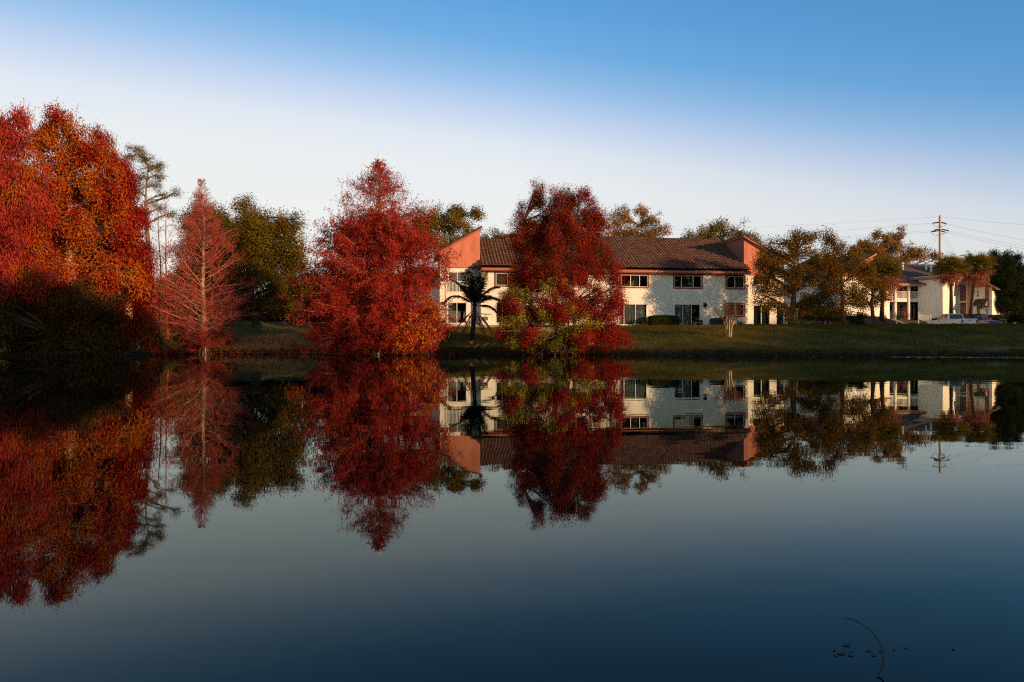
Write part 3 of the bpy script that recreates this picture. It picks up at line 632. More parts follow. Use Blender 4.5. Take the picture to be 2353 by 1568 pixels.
# ---------------------------------------------------------------- house materials
WHITE = surf('white_stucco', [(.56, .52, .46), (.76, .73, .67), (.80, .77, .71), (.70, .66, .60)], scale=.9, rough=.9, bump=.35, bscale=30, detail=8, stretch=(1.6, 1.6, .45))
def siding(name, c):
    m, nt, n, l = new_mat(name)
    out = n.new('ShaderNodeOutputMaterial'); b = n.new('ShaderNodeBsdfPrincipled'); l.new(b.outputs[0], out.inputs[0]); b.inputs['Roughness'].default_value = .75
    tc = n.new('ShaderNodeTexCoord'); wv = n.new('ShaderNodeTexWave'); wv.inputs['Scale'].default_value = 1.6; wv.bands_direction = 'X'; l.new(tc.outputs['Object'], wv.inputs['Vector'])
    nz = n.new('ShaderNodeTexNoise'); nz.inputs['Scale'].default_value = 1.3; nz.inputs['Detail'].default_value = 6; mp = n.new('ShaderNodeMapping'); mp.inputs['Scale'].default_value = (1.6, 1.6, .35)
    l.new(tc.outputs['Object'], mp.inputs[0]); l.new(mp.outputs[0], nz.inputs['Vector'])
    rp = ramp(n, [(.3, tuple(x * .72 for x in c)), (.55, c), (.75, tuple(x * 1.12 for x in c))]); l.new(nz.outputs['Fac'], rp.inputs[0])
    gr = ramp(n, [(.0, (.55, .55, .55)), (.10, (1, 1, 1))]); l.new(wv.outputs['Fac'], gr.inputs[0])
    mu = n.new('ShaderNodeMix'); mu.data_type = 'RGBA'; mu.blend_type = 'MULTIPLY'; mu.inputs['Factor'].default_value = .55; l.new(rp.outputs[0], mu.inputs['A']); l.new(gr.outputs[0], mu.inputs['B'])
    l.new(mu.outputs['Result'], b.inputs['Base Color'])
    bp = n.new('ShaderNodeBump'); bp.inputs['Strength'].default_value = .4; bp.inputs['Distance'].default_value = .03; l.new(gr.outputs[0], bp.inputs['Height']); l.new(bp.outputs[0], b.inputs['Normal'])
    return m
SALMON = siding('salmon_siding', (.52, .165, .10))
TRIM = surf('salmon_trim', [(.36, .12, .08), (.46, .16, .105)], scale=3, rough=.6)
MAROON = surf('maroon_trim', [(.17, .045, .04), (.26, .07, .055)], scale=3, rough=.6)
PINK = surf('pink_stucco', [(.42, .24, .19), (.5, .3, .24)], scale=2, rough=.9)
METAL = plain('white_aluminium', (.70, .69, .66), .4)
TILE = surf('clay_tiles', [(.030, .015, .012), (.075, .035, .025), (.15, .08, .06)], scale=2.2, rough=.75, detail=8, bump=.3, bscale=25)
SHINGLE = surf('brown_shingles', [(.075, .045, .032), (.13, .08, .058), (.10, .06, .045)], scale=7, rough=.95, bump=.6, bscale=30, stretch=(.6, 1, 3))
DARKROOM = plain('dark_room', (.012, .010, .009), .9, .1)
GLASS = glass('window_glass')
CURTAIN = surf('pale_curtain', [(.66, .69, .64), (.86, .87, .80), (.76, .78, .75)], scale=2.2, rough=.9, stretch=(6, 1, .4))
GREYBLIND = surf('grey_blinds', [(.10, .11, .12), (.20, .21, .21)], scale=3, rough=.8, stretch=(5, 1, .3))
BLIND = surf('slatted_blind', [(.45, .42, .38), (.6, .57, .52)], scale=3, rough=.7)
SCREEN = surf('door_screen', [(.10, .07, .06), (.22, .16, .14)], scale=2.5, rough=.8)
BLACK = plain('black_metal', (.015, .014, .013), .5)
CONCRETE = surf('concrete', [(.22, .20, .17), (.34, .31, .27)], scale=3, rough=.95, bump=.3)

def wall(mb, x0, x1, z0, z1, y, t, holes):
    """wall with openings: front at y, thickness t behind it"""
    X = sorted({x0, x1, *[min(max(h[k], x0), x1) for h in holes for k in (0, 1)]}); Z = sorted({z0, z1, *[min(max(h[k], z0), z1) for h in holes for k in (2, 3)]})
    for i in range(len(X) - 1):
        for j in range(len(Z) - 1):
            a, b, c, d = X[i], X[i+1], Z[j], Z[j+1]; mx_, mz = (a + b) / 2, (c + d) / 2
            if any(h[0] < mx_ < h[1] and h[2] < mz < h[3] for h in holes): continue
            mb.quad((a, y, c), (b, y, c), (b, y, d), (a, y, d)); mb.quad((a, y + t, c), (a, y + t, d), (b, y + t, d), (b, y + t, c))
    for a, b, c, d in holes:
        mb.quad((a, y, c), (a, y + t, c), (a, y + t, d), (a, y, d)); mb.quad((b, y, c), (b, y, d), (b, y + t, d), (b, y + t, c))
        mb.quad((a, y, d), (a, y + t, d), (b, y + t, d), (b, y, d)); mb.quad((a, y, c), (b, y, c), (b, y + t, c), (a, y + t, c))
    mb.quad((x0, y, z0), (x0, y, z1), (x0, y + t, z1), (x0, y + t, z0)); mb.quad((x1, y, z0), (x1, y + t, z0), (x1, y + t, z1), (x1, y, z1))
    mb.quad((x0, y, z1), (x1, y, z1), (x1, y + t, z1), (x0, y + t, z1))

def bars(mb, r, y0, y1, w):
    a, b, c, d = r
    mb.box(a, a + w, y0, y1, c, d); mb.box(b - w, b, y0, y1, c, d); mb.box(a + w, b - w, y0, y1, d - w, d); mb.box(a + w, b - w, y0, y1, c, c + w)

def pleats(r, y, amp=.05, per=.16):
    a, b, c, d = r; xs_ = np.arange(a, b + 1e-6, per / 6); V = [(x, y + amp * math.sin(x * 2 * math.pi / per) + .02 * math.sin(x * 5), z) for z in (c, d) for x in xs_]; k = len(xs_)
    return np.array(V), np.array([[i, i + 1, i + 1 + k, i + k] for i in range(k - 1)])

def window(par, r, y=0.0, split=(.33, .67), trim=None, tw=.13, fill=(), name='window', sill=False, frame=METAL):
    """opening r=(x0,x1,z0,z1): outer trim, metal frame, mullions, panes; FILL lists (from, to, material, kind) hung behind the glass"""
    a, b, c, d = r
    mb = MB(); bars(mb, r, y - .03, y + .11, .045)
    w = mb.build(name, frame, par)
    if trim is not None:
        t = MB(); bars(t, (a - tw, b + tw, c - tw, d + tw), y - .055, y + .015, tw); t.build('trim', trim, w)
    xs_ = [a + .055] + [a + (b - a) * s for s in split] + [b - .055]
    for s in xs_[1:-1]: MB().box(s - .03, s + .03, y + .01, y + .09, c + .055, d - .055).build('mullion', frame, w)
    for i in range(len(xs_) - 1):
        p = MB(); o = .03 if 0 < i else 0; q = .03 if i < len(xs_) - 2 else 0
        p.box(xs_[i] + o, xs_[i+1] - q, y + .045, y + .052, c + .055, d - .055); p.build('pane', GLASS, w)
    for f0, f1, fm, kind in fill:
        x0, x1 = a + .06 + (b - a - .12) * f0, a + .06 + (b - a - .12) * f1
        if kind == 'curtain': np_mesh('curtain', [pleats((x0, x1, c + .06, d - .06), y + .14)], fm, w)
        elif kind == 'slats':
            q = MB(); z = c + .08
            while z < d - .08: q.quad((x0, y + .16, z), (x1, y + .16, z), (x1, y + .20, z + .075), (x0, y + .20, z + .075)); z += .095
            q.build('blind', fm, w)
        elif kind == 'vertical':
            q = MB(); x = x0
            while x < x1: q.quad((x, y + .17, c + .06), (x + .10, y + .22, c + .06), (x + .10, y + .22, d - .06), (x, y + .17, d - .06)); x += .125
            q.build('blind', fm, w)
        else: MB().box(x0, x1, y + .12, y + .14, c + .06, d - .06).build('screen', fm, w)
    if sill: MB().box(a - .1, b + .1, y - .12, y + .02, c - .10, c - .02).build('sill', WHITE, w)
    return w

def railing(par, x0, x1, y, z0, z1, step=.13, mat=METAL, ret=0.0):
    mb = MB(); mb.box(x0, x1, y - .03, y + .03, z1 - .05, z1); mb.box(x0, x1, y - .02, y + .02, z0, z0 + .05)
    n_ = int((x1 - x0) / step)
    for i in range(n_ + 1):
        x = x0 + (x1 - x0) * i / n_; w = .035 if i % 8 == 0 else .022
        mb.box(x - w, x + w, y - .015, y + .015, z0 + .05, z1 - .05)
    return mb.build('railing', mat, par)

def tile_sheet(x0, x1, y0, y1, z0, m_, p=.33, q=.46, amp=.15):
    """barrel-tile roof plane rising from (y0, z0) at slope m_"""
    Ls = math.hypot(1, m_) * (y1 - y0); rows = max(1, int(round(Ls / q))); q = Ls / rows
    s = np.concatenate([[(i + .001) * q, (i + .5) * q, (i + .985) * q] for i in range(rows)]); x = np.arange(x0, x1 + 1e-6, p / 8)
    Xg, Sg = np.meshgrid(x, s); fr = (Sg / q) % 1; row = np.floor(Sg / q)
    jig = np.sin(row * 12.9 + np.floor(Xg / p) * 7.3) * .012
    hh = amp * np.abs(np.sin(np.pi * Xg / p)) ** .8 + .17 * (1 - fr) + jig
    c = 1 / math.hypot(1, m_); k = m_ * c
    Yg = y0 + Sg * c - hh * k; Zg = z0 + Sg * k + hh * c
    V = np.stack([Xg, Yg, Zg], -1).reshape(-1, 3); nx = len(x)
    i = (np.arange(len(s) - 1)[:, None] * nx + np.arange(nx - 1)[None]).ravel()
    return V, np.stack([i, i + 1, i + nx + 1, i + nx], -1)

def rake_tiles(mb, p0, p1, y, r=.11, step=.36):
    """row of half-round tiles along a sloping roof edge in the (x, z) plane"""
    d = Vector((p1[0] - p0[0], 0, p1[1] - p0[1])); L = d.length; d.normalize(); k = int(L / step)
    for i in range(k):
        a = Vector((p0[0], y, p0[1])) + d * (i * L / k); b = a + d * (L / k * 1.06)
        mb.tube([a, b], [r, r * .84], 8)

def lamp(par, x, y, z, s=1.0):
    mb = MB(); mb.box(x - .05*s, x + .05*s, y - .02, y, z - .12*s, z + .12*s); mb.tube([(x, y - .02, z + .05*s), (x, y - .14*s, z + .12*s), (x, y - .18*s, z + .06*s)], .014, 5)
    mb.tube([(x, y - .18*s, z + .10*s), (x, y - .18*s, z + .06*s), (x, y - .18*s, z - .12*s), (x, y - .18*s, z - .17*s)], [.02*s, .11*s, .075*s, .03*s], 8)
    return mb.build('wall_lamp', BLACK, par)

# ---------------------------------------------------------------- the long house on the lawn
HB = Frame((-3.0, 66.0, 2.62), math.atan2(3.8, 27.2))
house = thing('apartment_house', 'long white two storey house with tiled roof and orange gable facing the pond', 'house', HB.o, HB.a)
def hr(u0, u1, v0, v1, y=0.0):
    x0, z1 = HB.at(u0, v0, y); x1, z0 = HB.at(u1, v1, y)
    zt = (HB.at(u0, v0, y)[1] + HB.at(u1, v0, y)[1]) / 2; zb = (HB.at(u0, v1, y)[1] + HB.at(u1, v1, y)[1]) / 2
    return (x0, x1, max(zb, .06), zt)
LEN = HB.at(1719.5, 700, 0)[0]; EAVE = 5.45
TY = .9                                                         # the gabled ends stand back from the front
wA = hr(1427, 1488, 631, 658); wB = hr(1549.5, 1611.5, 632, 658.5); wC = hr(1669.5, 1709.5, 633.5, 659.5); wC2 = hr(1669.5, 1709.5, 699, 726)
sA = hr(1424, 1486, 699, 746.5); sB = hr(1549.5, 1608.5, 699.5, 747); wL = hr(1139.5, 1204, 625, 653); wL2 = hr(1140, 1168, 695, 742)
wM = hr(1280, 1345, 628, 655); sM = hr(1250, 1310, 697, 745)
for k in ('wA', 'wB', 'wC', 'wL', 'wM'):                         # one head height and one sill height along the upper floor
    r_ = globals()[k]; globals()[k] = (r_[0], r_[1], 3.83, 5.02)
holes = [wA, wB, wC, wC2, sA, sB, wL, wL2, wM, sM]
mb = MB(); wall(mb, 0, LEN, -.8, EAVE - .02, 0, .22, holes)
mb.box(0, .2, .221, 10, -.8, EAVE - .03); mb.box(LEN - .2, LEN, .221, 10, -.8, EAVE - .03); mb.box(0, LEN, 10.001, 10.2, -.8, EAVE - .03)
hw = mb.build('wall', WHITE, house)
mb = MB(); mb.box(.25, LEN - .25, 1.2, 1.25, -.3, EAVE - .1); mb.box(.25, LEN - .25, .25, 1.2, 2.7, 2.75); mb.build('interior', DARKROOM, house)
window(house, wA, split=(.02, .36, .70), trim=MAROON, fill=((.36, .7, SCREEN, 'screen'),))
window(house, wB, split=(.26, .70), trim=MAROON, fill=((.27, .7, SCREEN, 'screen'),))
window(house, wC, split=(.48,), trim=MAROON, fill=((.5, .97, BLIND, 'vertical'),))
window(house, wC2, split=(.5,), trim=MAROON, fill=((.05, .95, SCREEN, 'curtain'),))
window(house, wL, split=(.42, .74), trim=MAROON, fill=((0, .95, BLIND, 'slats'),))
window(house, wM, split=(.33, .67), trim=MAROON, fill=((0, .5, BLIND, 'slats'),))
window(house, wL2, split=(.5,), name='sliding_door', fill=((.05, .9, SCREEN, 'screen'),))
window(house, sM, split=(.33, .66), name='sliding_door', fill=((.03, .6, CURTAIN, 'curtain'),))
window(house, sA, split=(.16, .58), name='sliding_door', fill=((.02, .98, CURTAIN, 'curtain'),))
window(house, sB, split=(.33, .67), name='sliding_door', fill=((.02, .66, CURTAIN, 'curtain'),))
# roof planes: the middle stands one step higher
def ridge_y(u, v, m_=.56):
    lo, hi = 0.0, 20.0
    for _ in range(50):
        y = (lo + hi) / 2; z = HB.at(u, v, y)[1]
        if z > EAVE + m_ * (y + .55): lo = y
        else: hi = y
    return y
M_ = .56
secs = [(-.05, HB.at(1166, 560, 4)[0], ridge_y(1135, 552.5)), (HB.at(1166, 560, 4)[0], HB.at(1528, 560, 4)[0], ridge_y(1420, 547.5)), (HB.at(1528, 560, 4)[0], LEN + .05, ridge_y(1560, 551))]
rf = []; caps = []
for x0, x1, yr in secs:
    rf.append(tile_sheet(x0, x1, -.55, yr, EAVE, M_))
    zr = EAVE + M_ * (yr + .55)
    x = x0; cp = MB(); caps.append(cp)
    while x < x1 - .1:
        e = min(x + .42, x1); cp.tube([(x, yr, zr + .05), (e + .03, yr, zr + .05)], [.13, .105], 8); x = e
roof = np_mesh('roof', rf, TILE, house, smooth=False)
for cp in caps: cp.build('ridge_tiles', TILE, roof)
mb = MB()
for x0, x1, yr in secs:
    zr = EAVE + M_ * (yr + .55)
    mb.quad((x0, -.50, EAVE - .03), (x1, -.50, EAVE - .03), (x1, yr, zr - .07), (x0, yr, zr - .07)); mb.quad((x0, -.52, EAVE - .06), (x1, -.52, EAVE - .06), (x1, -.50, EAVE + .07), (x0, -.50, EAVE + .07))
    mb.quad((x0, yr, zr), (x1, yr, zr), (x1, yr * 2 + .5, EAVE), (x0, yr * 2 + .5, EAVE)); mb.quad((x0, yr, zr - .02), (x0, -.5, EAVE - .04), (x0, yr * 2, EAVE)); mb.quad((x1, yr, zr - .02), (x1, -.5, EAVE - .04), (x1, yr * 2, EAVE))
mb.build('roof_back', TILE, roof)
mb = MB(); mb.box(0, LEN, -.50, -.003, EAVE - .10, EAVE - .04); mb.build('soffit', TRIM, house)
mb = MB(); mb.prism_x([(-.68, EAVE - .20), (-.54, EAVE - .20), (-.54, EAVE - .02), (-.66, EAVE - .02), (-.70, EAVE - .06)], -.02, LEN + .02); gut = mb.build('gutter', TRIM, house)
mb = MB(); mb.box(0, LEN, -.53, -.505, EAVE - .30, EAVE - .04); mb.build('fascia', MAROON, house)
lamp(house, HB.at(1618, 700, 0)[0], -.001, HB.at(1618, 701, 0)[1], 1.7)
mb = MB(); mx_, mz = HB.at(1116.5, 732, 0); mb.box(mx_ - .22, mx_ + .18, -.24, -.02, mz - .18, mz + .16); mb.tube([(mx_ - .9, -.12, .0), (mx_ - .9, -.12, mz + .45), (mx_ - .5, -.12, mz + .45), (mx_ + .05, -.12, mz + .42), (mx_ + .05, -.12, mz + .1)], .035, 6); mb.tube([(mx_ + .05, -.12, mz + .42), (mx_ + .6, -.12, mz + .42)], .03, 6)
mb.build('gas_meter', plain('meter_grey', (.12, .11, .10), .6), house)
# orange gabled end, standing a little back
xl = HB.at(1010.5, 615, TY)[0]; zg = HB.at(1050, 615, TY)[1]
g0 = HB.at(1003, 586, TY); g1 = HB.at(1105, 528, TY)
slope = (g1[1] - g0[1]) / (g1[0] - g0[0]); ztop = g0[1] + slope * (0 - g0[0]); zl = g0[1] + slope * (xl - g0[0])
mb = MB(); mb.prism_y([(xl, zg), (-.012, zg), (-.012, ztop), (xl, zl)], TY, 7.5); mb.build('gable', SALMON, house)
mb = MB(); mb.box(xl - .02, -.02, TY - .025, TY - .002, zg - .07, zg); mb.build('gable_trim', MAROON, house)
up = hr(1030.5, 1071, 626, 671, TY); dn = hr(1029, 1071, 695.5, 743, TY)
mb = MB(); wall(mb, xl, -.005, -.8, zg - .075, TY, .22, [up, dn]); mb.box(xl, xl + .2, TY + .221, 7.5, -.8, zg - .08); mb.build('wall', WHITE, house)
mb = MB(); mb.box(xl + .25, -.05, 2.0, 2.05, -.3, zg - .1); mb.box(xl + .25, -.05, TY + .25, 2.0, 2.72, 2.8); mb.build('interior', DARKROOM, house)
window(house, up, TY + .08, split=(.5,), name='balcony_door', fill=((.05, .48, GREYBLIND, 'screen'), (.52, .95, SCREEN, 'screen')))
window(house, dn, TY + .06, split=(.5,), name='sliding_door', fill=((.02, .48, SCREEN, 'screen'),))
railing(house, up[0] - .03, up[1] + .03, TY - .05, up[2] - .02, HB.at(1050, 646.5, TY)[1])
mb = MB(); bars(mb, (up[0] - .12, up[1] + .12, up[2] - .1, up[3] + .1), TY - .03, TY - .002, .1); bars(mb, (dn[0] - .1, dn[1] + .1, dn[2] - .05, dn[3] + .1), TY - .03, TY - .002, .09); mb.build('trim', WHITE, house)
mb = MB(); cx_ = HB.at(1023, 700, TY)[0]
for o in (0, .09): mb.tube([(cx_ + o, TY - .03, .2), (cx_ + o, TY - .03, zg + .3)], .016, 5)
mb.build('conduit', plain('old_conduit', (.5, .42, .36), .6), house)
lamp(house, HB.at(1016.5, 697, TY)[0], TY - .001, HB.at(1016.5, 697, TY)[1], 1.3)
th = .17
mb = MB(); xa, xb = xl - .45, .14
pz = lambda x: g0[1] + slope * (x - g0[0])
mb.prism_y([(xa, pz(xa) + .02), (xb, pz(xb) + .02), (xb, pz(xb) + th), (xa, pz(xa) + th)], TY - .32, 7.8); rt = mb.build('roof', TRIM, house)
mb = MB(); rake_tiles(mb, (xa, pz(xa) + th + .05), (xb, pz(xb) + th + .05), TY - .28, .115)
for yy in np.arange(TY, 7.6, .42): rake_tiles(mb, (xa, pz(xa) + th + .03), (xb, pz(xb) + th + .03), yy, .1, .45)
mb.build('rake_tiles', TILE, rt)
# wing behind the red cypress, with a balcony of its own
WY = 2.3; xw = HB.at(940, 700, WY)[0]; xe = HB.at(1013, 700, WY)[0]
bo = hr(968, 1009, 622, 660, WY); lo_ = hr(960, 1000, 696, 743, WY)
mb = MB(); wall(mb, xw, xl - .005, -.8, zg - .1, WY, .22, [bo, lo_]); mb.box(xw, xw + .2, WY + .221, 8, -.8, zg - .1); mb.build('wall', WHITE, house)
mb = MB(); mb.box(xw + .25, xl - .05, 3.3, 3.35, -.3, zg - .2); mb.build('interior', DARKROOM, house)
window(house, bo, WY + .1, split=(.5,), name='balcony_door', fill=((.05, .48, SCREEN, 'screen'),)); window(house, lo_, WY + .06, split=(.5,), name='sliding_door')
railing(house, bo[0] - .1, bo[1] + .1, WY - .12, bo[2] - .05, HB.at(1000, 644.5, WY)[1])
mb = MB(); mb.prism_y([(xw - .3, zg - .1), (xl - .46, zg - .1), (xl - .46, zg + .1), (xw - .3, zg + .05)], WY - .4, 8.2); mb.build('roof', TILE, house)
# far gabled end: its tall side faces along the roof
xr0, zr0 = HB.at(1710.5, 541.5, TY - .3); xr1, zr1 = HB.at(1745, 562, TY - .3); s2 = (zr1 - zr0) / (xr1 - xr0)
XG = xr0 + .12; SHADED_SIDE = siding('shaded_salmon_siding', (.20, .075, .055)); XE = LEN + 4.4; p2 = lambda x: zr0 + s2 * (x - xr0)
mb = MB(); mb.prism_y([(XG, EAVE - .3), (XE, EAVE - .3), (XE, p2(XE) - .2), (XG, p2(XG) - .2)], TY, 5.4); mb.build('gable', SALMON, house)
mb = MB(); mb.box(XG - .03, XG - .003, TY + .002, 5.4, EAVE - .3, p2(XG) - .22); mb.build('gable_side', SHADED_SIDE, house)  # darker siding puts the shade of this side into its colour
mb = MB(); mb.prism_y([(xr0 - .1, p2(xr0 - .1) - .19), (XE + .4, p2(XE + .4) - .19), (XE + .4, p2(XE + .4) - .05), (xr0 - .1, p2(xr0 - .1) - .05)], TY - .35, 5.8); rt = mb.build('roof', TRIM, house)
mb = MB(); rake_tiles(mb, (xr0 - .1, p2(xr0 - .1) + .02), (XE + .4, p2(XE + .4) + .02), TY - .30, .115)
for yy in np.arange(TY, 5.7, .42): rake_tiles(mb, (xr0 - .1, p2(xr0 - .1)), (XE + .4, p2(XE + .4)), yy, .1, .45)
for yy in np.arange(TY - .3, 5.4, .4): mb.tube([(xr0 - .05, yy, p2(xr0) + .01), (xr0 - .05, yy + .42, p2(xr0) + .01)], [.11, .09], 8)
mb.build('rake_tiles', TILE, rt)
d1 = hr(1731, 1769, 701.5, 747, TY); d2 = hr(1784, 1821, 702, 747.5, TY); b2 = hr(1731, 1770, 634, 676, TY)
mb = MB(); wall(mb, LEN + .003, XE, -.8, EAVE - .31, TY, .22, [d1, d2, b2]); mb.box(XE - .2, XE, TY + .221, 7, -.8, EAVE - .31); mb.build('wall', WHITE, house)
mb = MB(); mb.box(LEN + .05, XE - .25, 2.0, 2.05, -.3, EAVE - .4); mb.box(LEN + .05, XE - .25, TY + .25, 2.0, 2.72, 2.8); mb.build('interior', DARKROOM, house)
for d_ in (d1, d2): window(house, d_, TY + .05, split=(.5,), name='sliding_door', fill=((.02, .98, GREYBLIND, 'vertical'),))
window(house, b2, TY + .1, split=(.5,), name='balcony_door', fill=((.02, .98, GREYBLIND, 'vertical'),)); railing(house, b2[0] - .05, b2[1] + .05, TY - .05, b2[2], b2[2] + 1.0)
mb = MB(); mb.box(-4.2, LEN + 4.5, -.75, -.02, -.32, -.02); mb.box(xl, -.02, .0, TY - .02, -.32, -.03); mb.build('foundation', CONCRETE, house)

# ---------------------------------------------------------------- the house with balconies, across the car park
B2 = Frame((59.7, 94.7, 4.10), R(-50)); B3 = Frame(B2.w(-3.1, 0, 0), R(8))
inn = thing('apartment_house', 'white balcony house across the car park with brown shingle roof and vent pipes', 'house', B2.o, B2.a)
def in_b3(o):                                                    # parts laid out along the balcony front
    d = B3.o - B2.o; o.location = (d.dot(B2.ex), d.dot(B2.ey), 0); o.rotation_euler = (0, 0, B3.a - B2.a); return o
def r3(u0, u1, v0, v1, y):
    x0 = B3.at(u0, v1, y)[0]; x1 = B3.at(u1, v1, y)[0]; return (x0, x1, max(B3.at((u0 + u1) / 2, v1, y)[1], .03), B3.at((u0 + u1) / 2, v0, y)[1])
def z3(v, y, u=2090): return B3.at(u, v, y)[1]
xL3 = B3.at(1996, 700, 0)[0]; zs0, zs1 = z3(694, 0), z3(687, 0); ze = z3(654, 0)
mb = MB(); h3 = [r3(2042.5, 2051, 701, 716, 1.9), r3(2066.5, 2076, 700.5, 716.5, 1.9), r3(2093.5, 2101, 701, 733, 1.9), r3(2066.5, 2076, 657, 687, 1.9), r3(2095, 2103, 655, 687, 1.9)]
wall(mb, xL3, -.02, -1, ze, 1.9, .2, h3); in_b3(mb.build('wall', PINK, inn))
mb = MB(); mb.box(xL3, 3.5, 3.0, 3.05, -.5, ze); in_b3(mb.build('interior', DARKROOM, inn))
for i, h_ in enumerate(h3):
    in_b3(window(inn, h_, 1.92, split=(), trim=MAROON, tw=.1, name='door' if i in (2, 3, 4) else 'window', fill=((.05, .95, SCREEN, 'curtain'),) if i < 2 else ()))
mb = MB(); mb.box(xL3, -.03, -.02, 1.9, zs0, zs1); in_b3(mb.build('balcony_floor', WHITE, inn))
for uu, w_ in ((2031, .14), (2056.8, .15), (2088, .14), (2116.5, .10)):
    xc = B3.at(uu, 720, 0)[0]
    mb = MB(); mb.box(xc - w_, xc + w_, -.16, .14, -.9, ze - .01); in_b3(mb.build('column', WHITE, inn))
xc = [B3.at(q, 700, 0)[0] for q in (2031, 2056.8, 2088, 2116.5)]
for a, b_ in zip(xc, xc[1:]): in_b3(railing(inn, a + .16, b_ - .16, -.0, zs1 + .003, z3(670, 0), .14))
tipx, tipz = B3.at(2129, 651, -.95)
e0 = z3(651.5, -.95, 2060); sl = .47
pl = lambda x, y: (x, y, e0 + sl * (y + .95))
def on_roof(u, v):
    lo, hi = -.95, 14.0
    for _ in range(50):
        y = (lo + hi) / 2; x, z = B3.at(u, v, y)
        if z > e0 + sl * (y + .95): lo = y
        else: hi = y
    return B3.at(u, v, y)[0], y
p2x, p2y = on_roof(2097, 636.5); rx_, ry_ = on_roof(2158, 611); lx_, ly_ = on_roof(2045, 604); ry_ = ly_ = (ry_ + ly_) / 2
mb = MB(); poly = [pl(xL3 - .6, -.95), pl(tipx, -.95), pl(p2x, p2y), pl(rx_ + 1.5, p2y + .6), pl(rx_ + 1.5, ry_), pl(xL3 - .6, ly_)]
mb.add(poly + [(x, y, z - .14) for x, y, z in poly], [tuple(range(6)), tuple(range(11, 5, -1))] + [(i, i + 6, (i + 1) % 6 + 6, (i + 1) % 6) for i in range(6)])
zr_ = pl(0, ry_)[2]; mb.quad((xL3 - .6, ry_, zr_), (rx_ + 1.5, ry_, zr_), (rx_ + 1.5, ry_ * 2, e0), (xL3 - .6, ry_ * 2, e0))
rf2 = in_b3(mb.build('roof', SHINGLE, inn))
mb = MB(); mb.box(xL3 - .6, tipx, -1.01, -.955, e0 - .24, e0 - .01); in_b3(mb.build('fascia', TRIM, inn))
mb = MB(); mb.box(xL3 - .5, tipx - .05, -.95, 1.9, e0 - .26, e0 - .19); in_b3(mb.build('soffit', WHITE, inn))
for uu, vv, hh in ((2056, 608, .5), (2074.0, 618, 1.05), (2128.2, 618, 1.1), (2139.5, 624, .9)):
    x, y = on_roof(uu, vv + 2); z = pl(x, y)[2]; mb = MB(); mb.tube([(x, y, z - .1), (x, y, z + hh - .16)], .13, 8); mb.tube([(x, y, z + hh - .16), (x, y, z + hh)], .2, 8); in_b3(mb.build('vent_pipe', METAL, inn))
# blank side wall, sunlit flank, recess and the end with the porch
zt = B2.at(2150, 641, 0)[1]; zf = B2.at(2150, 635.3, -.4)[1]
mb = MB(); mb.box(-3.1, 0, 0, .2, -1, zt); mb.box(-.2, 0, .201, 6.66, -1, zt - .02); mb.build('wall', WHITE, inn)
xf = B2.at(2099, 638, -.4)[0]
mb = MB(); mb.box(xf, .42, -.42, -.36, zt, zf); mb.box(.36, .42, -.359, 6.2, zt, zf); mb.build('fascia', TRIM, inn)
mb = MB(); mb.box(xf + .1, .3, -.37, 6.3, zf - .10, zf - .04); mb.build('flat_roof', SHINGLE, inn)
mb = MB(); mb.box(xf - .05, .46, -.47, -.3, zf + .003, zf + .07); mb.build('roof_edge', METAL, inn)
xq = [B2.at(q, 700, 6.66)[0] for q in (2204, 2220, 2226, 2233)]
o1 = (xq[0] + .1, xq[1], .05, 2.5); o2 = (xq[0] + .1, xq[1], 2.75, 5.1)
mb = MB(); wall(mb, .003, xq[3], -1, zt - .1, 6.66, .2, [o1, o2]); mb.build('wall', WHITE, inn)
mb = MB(); mb.box(-1.5, xq[3], 7.6, 7.7, -1, zt); mb.box(.05, xq[3], 6.9, 7.6, 2.55, 2.7); mb.build('wall', PINK, inn)
mb = MB(); mb.prism_x([(6.0, zt - .12), (6.0, zt + .05), (11.0, zt + 2.2), (11.0, zt + 2.0)], .43, xq[3] + .3); mb.build('roof', SHINGLE, inn)
railing(inn, o2[0], o2[1], 6.70, 2.8, 3.75, .14, TRIM)
mb = MB(); mb.box(xq[2] - .1, xq[2] + .45, 6.45, 6.655, -.5, zt - .12); mb.build('column', PINK, inn)
Y5 = 6.2; x5, x6 = B2.at(2232.5, 700, Y5)[0], B2.at(2279.5, 700, Y5)[0]
r5 = lambda u0, u1, v0, v1: (B2.at(u0, v1, Y5)[0], B2.at(u1, v1, Y5)[0], max(B2.at((u0 + u1) / 2, v1, Y5)[1], .03), B2.at((u0 + u1) / 2, v0, Y5)[1])
zt5 = B2.at(2256, 660.5, Y5)[1]
hw1, hd, hw2 = r5(2244.5, 2250, 668.5, 683), r5(2244.5, 2252, 704.5, 722), r5(2265.5, 2271.5, 709, 722)
mb = MB(); wall(mb, x5, x6, -1, zt5, Y5, .2, [hw1, hd, hw2]); mb.box(x6 - .2, x6, Y5 + .201, 14, -1, zt5); mb.build('wall', WHITE, inn)
mb = MB(); mb.box(x5 + .1, x6 - .25, 7.4, 7.45, -1, zt5); mb.build('interior', DARKROOM, inn)
window(inn, hw1, Y5 + .03, split=(.5,), trim=WHITE, tw=.08, fill=((.5, .95, BLIND, 'vertical'),)); window(inn, hw2, Y5 + .03, split=(.5,), trim=WHITE, tw=.08, fill=((.05, .95, BLIND, 'vertical'),))
mb = MB(); mb.box(hd[0] + .02, hd[1] - .02, Y5 + .08, Y5 + .13, .05, hd[3] - .03); dr = mb.build('door', plain('grey_green_door', (.10, .13, .12), .5), inn); MB().tube([(hd[1] - .12, Y5 + .06, 1.0), (hd[1] - .12, Y5 + .0, 1.0)], .035, 6).build('handle', METAL, dr)
